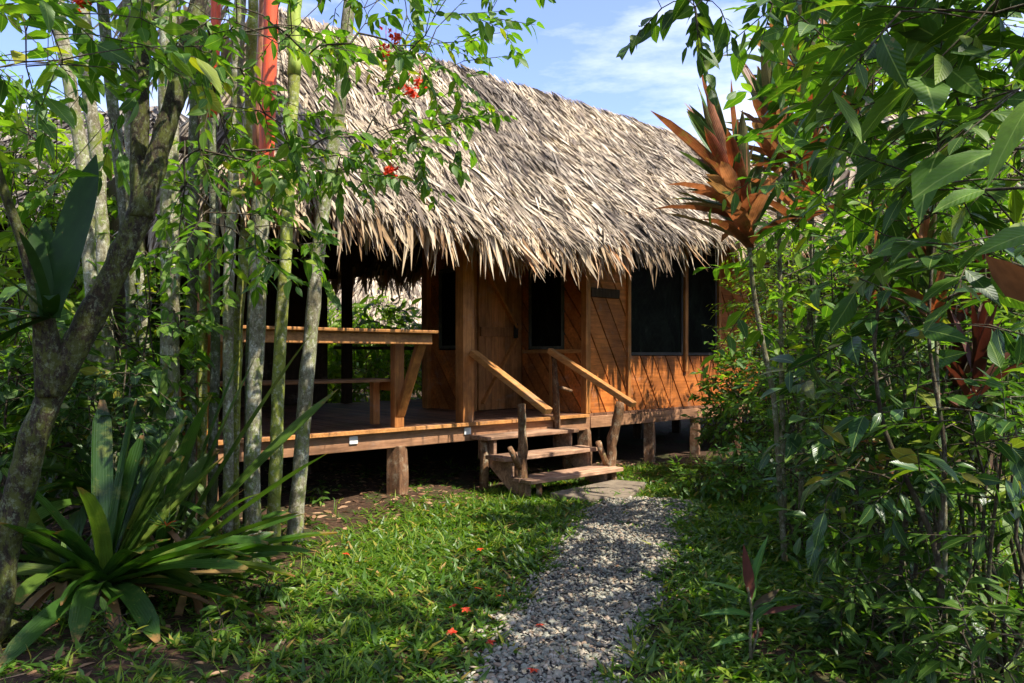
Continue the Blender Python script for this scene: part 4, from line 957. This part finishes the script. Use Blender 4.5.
ti_plant('ti plant with red leaves standing behind the sky edge one', [(778,150,-.25),(800,205,.1)], [(778,150),(780,280),(782,400)], 5.5, (785,490), 2)
ti_plant('highest red leaved ti plant rising above the shrubs', [(815,120,-.1),(850,130,.1)], [(815,120),(812,220),(812,300),(803,360),(803,420)], 5.6, (800,480), 3, n=28)
ti_plant('crimson headed ti plant at the top of the right hand thicket', [(800,70,-.1),(835,40,.1)], [(800,60),(806,160),(815,300),(820,420)], 6.2, (822,480), 4, n=24)
ti_plant('low dark leaved ti plant among the shrubs at right', [(905,330,0),(880,300,-.1)], [(905,330),(905,400),(900,470)], 4.8, (905,520), 5, G['ti'], n=20, Lr=(.35,.5), Wr=(.04,.06))
ti_plant('maroon ti plant by the right edge of the picture', [(985,300,0),(960,380,0)], [(985,300),(985,400),(990,500)], 4.0, (990,560), 6, G['tidark'], n=18, Lr=(.3,.5), Wr=(.05,.08))
ti_plant('bronze strapped ti plant standing behind the single round red leaf', [(935,300,-.2)], [(935,300),(938,400),(945,500)], 3.3, (945,560), 11, G['ti'], n=18, Lr=(.35,.5), Wr=(.04,.06))
ti_plant('ti plant with drooping brown straps between the sapling and right edge', [(975,390,.1)], [(975,390),(972,450),(970,520)], 3.5, (970,560), 12, G['tidark'], n=16, Lr=(.35,.5), Wr=(.04,.06))
# seedling by the path
g = gnd(752, 655); b = (g[0], g[1], gz(g[0], g[1]))
strap_plant('ti_seedling', 'young ti plant with one upright maroon leaf beside the path', 'ti plant', b, [], G['mid'])
root = bpy.data.objects[[o.name for o in bpy.data.objects if o.name.startswith('ti_seedling')][0]]
mb = MB(); mb.tube([(0,0,-.03),(-.01,0,.12),(.0,0,.25),(-.02,0,.36)], [.009,.008,.007,.005], 7, .1); mb.tube([(0,0,.05),(.03,0,.15),(.02,0,.26)], [.007,.006,.004], 7, .1); mb.build('stem', B_ti, root, True)
mb = MB()
for (z, az, el, L, W, dr) in ((.36,.3,1.3,.26,.05,.1),(.30,2.8,.6,.24,.04,.4),(.24,.2,.1,.20,.045,.3),(.22,3.4,.5,.22,.045,.6),(.2,5.2,.9,.16,.05,.3),(.28,1.2,1.0,.22,.04,.2),(.12,3.6,.3,.2,.045,.5),(.26,.0,.5,.24,.03,.4)):
    add_leaves(mb, [(0,0,z)], [(math.cos(az)*math.cos(el), math.sin(az)*math.cos(el), math.sin(el))], [(-math.cos(az)*math.sin(el), -.4, math.cos(el)+.01)], L, W, dr, .3, 'lance')
mb.build('leaves', G['blue'], root, True)
mb = MB()
for (z, az, el, L, W, dr) in ((.30,2.9,1.42,.27,.052,-.02),(.26,.1,.55,.17,.045,.1),(.23,.0,.2,.24,.028,-.05),(.12,.4,.4,.10,.04,.3)):
    add_leaves(mb, [(0,0,z)], [(math.cos(az)*math.cos(el), math.sin(az)*math.cos(el), math.sin(el))], [(-.1, -1, .25)], L, W, dr, .3, 'lance')
mb.build('young_leaves', G['tidark'], root, True)

# ------------------------------------------------------------------ shrubs and small trees
def xy(px, Y): return ((px-512)/F*Y, Y, 0)
# by the house end
plant('house_shrub', 'dense small leaved green shrub against the right end of the hut', 'shrub', xy(772, 8.3), 1.75, .74, G['mid'], 320, 5, 10, .075, .45, .22)
plant('house_shrub', 'rounded dark shrub filling the gap right of the last stilt', 'shrub', xy(742, 8.8), 1.1, .5, G['blue'], 150, 4, 10, .07, .45, .2)
plant('feathery_shrub', 'light yellow green feathery shrub under the roof end', 'shrub', xy(802, 9.0), 3.5, .75, G['bright'], 230, 4, 14, .085, .3, .34, prof='lance', pinnate=True, hang=.2)
plant('feathery_shrub', 'sunlit feathery branches right of the last window', 'shrub', xy(768, 9.2), 3.15, .45, G['bright'], 120, 3, 13, .08, .32, .3, prof='lance', pinnate=True)
# right thicket, from back to front
big = [(905, 8.3, 3.4, .8, 'bright', .13, 'light green leafy shrub behind the ti plant stems'),
       (945, 6.3, 3.7, .85, 'mid', .14, 'tall leafy shrub filling the middle of the right thicket'),
       (990, 7.0, 4.6, 1.1, 'mid', .15, 'tall dark shrub at the back right of the thicket'),
       (870, 5.9, 2.6, .75, 'mid', .13, 'shrub with pointed sunlit leaves left of centre in the thicket'),
       (945, 5.2, 3.1, .85, 'gloss', .14, 'glossy leaved shrub in the middle of the right thicket'),
       (1030, 4.6, 3.2, .8, 'dark', .15, 'dark shrub cut by the right edge of the picture')]
for px, Y, h, r, m, L, lab in big:
    plant('thicket_shrub', lab, 'shrub', xy(px, Y), h, r, G[m], int(120*r*h/2.2), 5, 9, L*.72, .40, .30, droop=.18, hang=.02, prof='lance', flat=.3)
plant('thicket_shrub', 'medium shrub with drooping leaves over the ground cover', 'shrub', xy(855, 5.0), 1.5, .55, G['gloss'], 60, 4, 9, .085, .38, .26, droop=.15, hang=0, prof='lance', flat=.3)
plant('thicket_shrub', 'shadowed shrub low on the right between saplings', 'shrub', xy(945, 4.0), 1.5, .6, G['gloss'], 70, 4, 9, .09, .40, .26, droop=.15, hang=0, prof='lance', flat=.3)
plant('thicket_shrub', 'dark shrub in the lower right corner', 'shrub', xy(1010, 3.3), 1.3, .5, G['dark'], 50, 4, 8, .10, .40, .24, droop=.15, hang=0, prof='lance', flat=.3)
# low herbs along the thicket
for px, Y, h, r, m, lab in ((745,7.3,.55,.38,'blue','low leafy herb nearest the last stilt'),(700,7.6,.32,.25,'mid','small herb where the path meets the grass'),(795,6.7,.65,.45,'blue','knee high herb below the ti plant stems'),
     (845,5.9,.6,.38,'mid','dark glossy herb right of the knee high one'),(800,5.3,.28,.3,'mid','low herb spreading over the lawn edge'),(890,4.5,.55,.36,'mid','herb standing in front of the thicket'),(855,3.9,.26,.25,'gloss','small shaded herb right of the young ti plant'),
     (905,3.5,.5,.32,'dark','dark herb near the bottom of the picture'),(990,2.9,.55,.3,'dark','broad leaved herb in the bottom right corner')):
    plant('leafy_herb', lab, 'herb', xy(px, Y), h, r, G[m], int(220*r*max(h,.45)+14), 3, 8, .085, .36, .2, droop=.2, hang=0, flat=.3, prof='lance', stem_r=.006)
plant('leafy_herb', 'pale sunlit herb standing out in front of the dark thicket', 'herb', xy(880, 5.1), 1.35, .35, G['bright'], 40, 3, 8, .12, .36, .22, droop=.35, prof='lance', stem_r=.008, zlow=.4)
plant('leafy_herb', 'light green herb with long leaves at the right of the thicket', 'herb', xy(965, 3.7), 1.3, .3, G['bright'], 22, 3, 7, .13, .34, .22, droop=.35, prof='lance', stem_r=.008, zlow=.4)
for px, Y, h, r, m, L, ra, nt, lab in ((800,6.3,1.9,.35,'mid',.10,.30,60,'narrow leaved shrub between the ti plant stems'),(835,5.4,2.4,.4,'bright',.11,.33,60,'pale green shrub rising beside the red ti plants'),(905,3.9,2.0,.4,'mid',.09,.55,70,'round leaved shrub near the middle of the thicket'),
     (985,4.2,2.6,.5,'bright',.14,.28,60,'shrub with long light green leaves at the far right'),(800,7.4,1.3,.5,'mid',.09,.4,90,'waist high shrub beside the house end shrub'),(870,6.2,1.2,.45,'bright',.09,.4,60,'sunlit low shrub half way along the thicket')):
    plant('thicket_shrub', lab, 'shrub', xy(px, Y), h, r, G[m], nt, 3, 9, L*.8, ra, .26, droop=.18, hang=.0, flat=.3, prof='lance', zlow=.25)
plant('yellowing_herb', 'herb with yellow and orange leaves in the right shrubs', 'herb', xy(868, 4.6), .95, .16, G['yellowing'], 9, 1, 6, .10, .34, .12, prof='lance', stem_r=.006, zlow=.6)

# slender sapling in the dark foreground, right
sb_ = np.array(xy(945, 3.2)); sp = empty('sapling', sb_, 0, 'thin crooked sapling with sparse leaves in the dark right foreground', 'sapling')
sk = np.array([[0,0,-.05],[-.01,0,.3],[-.03,0,.6],[-.12,.05,.85],[-.22,.1,1.1],[-.26,.1,1.45],[-.2,.1,1.9]]); Q, R = smooth_line(sk, [.016,.015,.014,.011,.01,.008,.006], 30); mb = MB(); mb.tube(Q, R, 8, .12, seed=8)
sk2 = np.array([[-.03,0,.6],[.02,.02,1.0],[-.05,.05,1.5],[0,.05,2.2]]); Q2, R2 = smooth_line(sk2, [.011,.01,.008,.005], 20); mb.tube(Q2, R2, 7, .12, seed=9); mb.build('trunk', B_twig, sp, True)
foliage(sp, 'leaves', sb_, np.vstack([Q[10:], Q2[6:]]), sb_+blob((-.1, .1, 1.25), (.5, .4, .8), 60), G['gloss'], start=0, per=7, L=.12, ratio=.42, tw=.25, droop=.3, hang=.2)

# near tree with large leaves at the upper right
nb = np.array([2.35, 2.3, 0.]); near = empty('coffee_tree', nb, 0, 'near tree with large serrated leaves hanging over the upper right', 'tree')
tk = np.array([[0,0,-.05],[0,.02,.8],[-.04,.03,1.6],[-.05,.0,2.3],[-.15,-.05,2.9],[-.35,-.1,3.3]]); Q, R = smooth_line(tk, [.04,.035,.03,.026,.02,.014], 36); mb = MB(); mb.tube(Q, R, 10, .1, seed=2); mb.build('trunk', B_twig, near, True)
T = np.vstack([region(46, 900, 1110, -80, 120, 1.7, 2.6), region(34, 860, 1000, -60, 140, 2.3, 3.2), region(26, 800, 930, -60, 90, 2.8, 3.8), region(16, 870, 960, 110, 260, 2.7, 3.6), region(18, 940, 1060, 110, 330, 2.1, 3.0)])
foliage(near, 'crown', nb, Q[18:], T, G['dark'], start=0, per=7, L=.14, ratio=.42, tw=.30, droop=.22, hang=.15, arch=.05, fold=.15, flat=.35)
T = np.vstack([region(10, 820, 900, 60, 220, 3.4, 4.4), region(14, 860, 990, 180, 330, 3.2, 4.2), region(12, 775, 860, 0, 110, 3.4, 4.2), region(13, 758, 850, 90, 240, 4.0, 4.6), region(10, 735, 830, 215, 330, 4.2, 4.8), region(9, 790, 870, 130, 280, 3.6, 4.4)])
foliage(near, 'crown', nb, Q[18:], T, G['mid'], start=0, per=8, L=.125, ratio=.42, tw=.3, droop=.2, hang=.12, arch=.05, flat=.35)
# big leaves close to the lens: each spray its own sapling
cb = np.array([1.25, 1.25, 0.]); cl = empty('large_leaf_sapling', cb, 0, 'nearest sapling with very large bright green leaves at right edge', 'sapling')
mb = MB(); ck = np.array([[.15,0,-.05],[.12,.02,.7],[.08,.02,1.3],[.05,.03,1.75]]); Q, R = smooth_line(ck, [.014,.012,.01,.006], 24); mb.tube(Q, R, 8, .1); 
tips = [((1000,150),(915,195),1.35,.19,.075),((1040,90),(985,180),1.3,.2,.05),((985,190),(935,215),1.5,.13,.05),((1045,230),(975,258),1.4,.15,.06)]
lm = MB()
for (a, b_, Y, L, W) in tips:
    A = at(*a, Y)-cb; B = at(*b_, Y-.04)-cb; j = Q[int(np.argmin(np.linalg.norm(Q-A-np.array([0,0,-.1]), axis=1)))]
    mb.tube([j, (j+A)/2+np.array([0,0,.03]), A], [.004,.0035,.003], 6)
    add_leaves(lm, [A], [B-A+np.array([0,0,.03])], [(-.75,-.55,.35)], L, W, .22, .16, 'ovate')
mb.build('stem', B_twig, cl, True); lm.build('leaves', G['mid'], cl, True)
rb = np.array([1.42, 1.7, 0.]); rw = empty('ti_plant', rb, 0, 'single rounded brown red leaf on a stalk at the right edge', 'ti plant')
mb = MB(); mb.tube([(.1,0,-.05),(.08,0,.7),(.05,-.02,1.3)], [.008,.007,.004], 7); mb.build('stem', B_ti, rw, True)
mb = MB(); A = at(1045, 300, 1.6)-rb; B = at(985, 262, 1.6)-rb; mb.edges([np.array([.05,-.02,1.3])], [A], [.004], [.003], 6); add_leaves(mb, [A], [B-A], [(-.75,-.6,-.25)], .15, .075, .2, .2, 'ovate'); mb.build('leaf', G['tidark'], rw, True)

# overhead branch at the top centre, from a tree out to the right
ob = np.array([3.4, 1.2, 0.]); ot = empty('shade_tree', ob, 0, 'shade tree whose leafy branch hangs into the top centre sky', 'tree')
tk = np.array([[0,0,-.1],[.02,.05,1.5],[-.02,.1,3.0],[-.2,.2,4.2],[-.5,.2,5.0]]); Q, R = smooth_line(tk, [.14,.12,.10,.08,.05], 40); mb = MB(); mb.tube(Q, R, 14, .1, seed=5); mb.build('trunk', B_main, ot, True)
T = np.vstack([region(5, 600, 700, -45, 10, 2.8, 3.2), region(7, 690, 780, -50, 25, 2.9, 3.3), region(4, 780, 830, -30, 20, 3.0, 3.3), region(2, 640, 690, 0, 15, 3.0, 3.1)])
foliage(ot, 'foliage', ob, np.vstack([Q[24:34]]), T, G['dark'], start=0, per=9, L=.085, ratio=.5, tw=.22, droop=.2, hang=.35, arch=.10)
T = np.vstack([blob((2.2, .0, 5.4), (2.8, 2.0, .9), 110), blob((.6, 1.4, 5.2), (1.5, 1.2, .6), 80)])
foliage(ot, 'crown', ob, Q[24:], T, G['dark'], start=0, per=9, L=.2, ratio=.48, tw=.4, droop=.2, hang=.2, arch=.05)

# left background shrubs
plant('left_shrub', 'tall sunlit yellow green shrub behind the leftmost palm stems', 'shrub', xy(20, 7.6), 4.2, 1.1, G['bright'], 330, 5, 10, .15, .42, .34, droop=.3, prof='lance')
plant('left_shrub', 'bright green shrub at the left end of the hut', 'shrub', xy(95, 8.3), 3.4, .7, G['bright'], 190, 4, 9, .14, .42, .3, droop=.3, prof='lance')
plant('left_shrub', 'leafy shrub low behind the perched fern', 'shrub', xy(20, 5.4), 1.7, .75, G['mid'], 170, 4, 9, .11, .42, .28, droop=.3, prof='lance')
plant('left_shrub', 'green shrub behind the tall strap leaved lily', 'shrub', xy(120, 6.0), 1.5, .55, G['mid'], 110, 4, 9, .10, .42, .26, droop=.3)
plant('left_shrub', 'dark shrub at the left edge behind the leaning trunk', 'shrub', xy(-20, 4.6), 2.1, .6, G['dark'], 110, 4, 9, .13, .42, .28, droop=.3)
plant('left_shrub', 'soft leaved shrub growing among the palm stems', 'shrub', xy(150, 5.3), 2.3, .45, G['mid'], 90, 4, 9, .10, .45, .26, droop=.3, zlow=.3)
plant('vine_shrub', 'round leaved climber beside the strap leaved lily', 'climber', xy(118, 4.6), 1.45, .3, G['gloss'], 45, 2, 8, .075, .6, .2, zlow=.5, droop=.25)
# weeds at the palm feet
for px, py, lab in ((322,500,'small weed at the foot of the front white palm stem'),(236,560,'leafy weed in the litter before the palms'),(170,600,'weed growing in leaf litter under the bromeliad'),(262,600,'bright weed on bare soil left of the lawn'),(120,650,'weed in the lower left corner'),(215,640,'low weed clump beside bottom left litter')):
    g = gnd(px, py); plant('weed', lab, 'weed', (g[0], g[1], 0), .16, .13, G['mid'], 14, 2, 6, .06, .36, .08, stem_r=.003, prof='lance')
# beyond the porch
plant('porch_shrub', 'bright green shrub seen through the open porch', 'shrub', (-2.5, 13.6, 0), 2.45, 1.0, G['bright'], 340, 4, 9, .17, .35, .34, prof='lance', droop=.3)
plant('porch_shrub', 'left one of the shrubs seen through the porch', 'shrub', (-4.1, 14.2, 0), 2.45, 1.0, G['bright'], 280, 4, 9, .17, .35, .34, prof='lance', droop=.3)

# background trees
def bgtree(label, x, y, h, r, mat, n=260):
    b = np.array([x, y, 0.]); root = empty('background_tree', b, 0, label, 'tree', 'trees behind the huts')
    tk = np.array([[0,0,-.2],[.1,0,h*.3],[.05,.1,h*.55],[0,0,h*.8]]); Q, R = smooth_line(tk, [.2,.16,.12,.06], 20); sm = MB(); sm.tube(Q, R, 9, .1)
    tg = np.vstack([blob((rng.normal(0, r*.45), rng.normal(0, r*.45), h*rng.uniform(.35, .82)), (r*.6, r*.6, h*.2), n//6) for _ in range(6)])
    nd, pr, en = grow(Q, tg, .3, .05, .8); skeleton_mesh(sm, nd, pr, len(Q), .006, 4, .08); lm = MB()
    twig_leaves(lm, nd, pr, en, 12, .26, .42, .7, 'low', .25, hang=.15); sm.build('trunk', B_twig, root, True); lm.build('crown', mat, root, True)
for a in (('tree standing behind the right hand thatched hut', 11.5, 17, 8.5, 2.6, G['far'], 420), ('tree filling the gap behind the right thicket', 8.2, 13.5, 6.8, 2.0, G['far'], 420), ('lower tree behind the right end of the hut', 7.6, 17.5, 5.0, 1.6, G['far'], 260),
          ('tree on the far left above the grey roofed hut', -13.5, 18, 8.5, 2.8, G['far'], 420), ('bushy tree between the grey hut and the palms', -7.8, 13.5, 5.2, 1.7, G['bright'], 380), ('tree behind the bright left shrub', -9.0, 10.0, 6.4, 1.5, G['far'], 300),
          ('tree behind the distant hut in the porch view', -4.0, 27, 7.5, 2.8, G['far'], 300), ('second tree behind the distant porch view hut', -9.5, 28, 8.0, 3.0, G['far'], 300), ('tree hidden mostly by the thatched roof', 2.5, 26, 6.5, 2.6, G['far'], 240), ('tree at the far right edge', 15, 13, 7.5, 2.6, G['far'], 300)):
    bgtree(*a)
# far wood all round
mb = MB(); n = 26000; a = rng.uniform(0, 2*np.pi, n); R_ = rng.uniform(34, 44, n); z = rng.uniform(0, 1, n)**.8*(5.2+1.2*np.sin(a*9)+.8*np.sin(a*23))
P = np.stack([R_*np.cos(a), R_*np.sin(a), z], 1); add_leaves(mb, P, rdir(n, -.6, .4), norm(rng.normal(0, .6, (n, 3))+[0,0,.8]), .9, .5, .3, .2, 'low')
tag(mb.build('far_woods', G['far'], None, True), 'dense green wood closing the view all round', 'woods', kind='stuff')
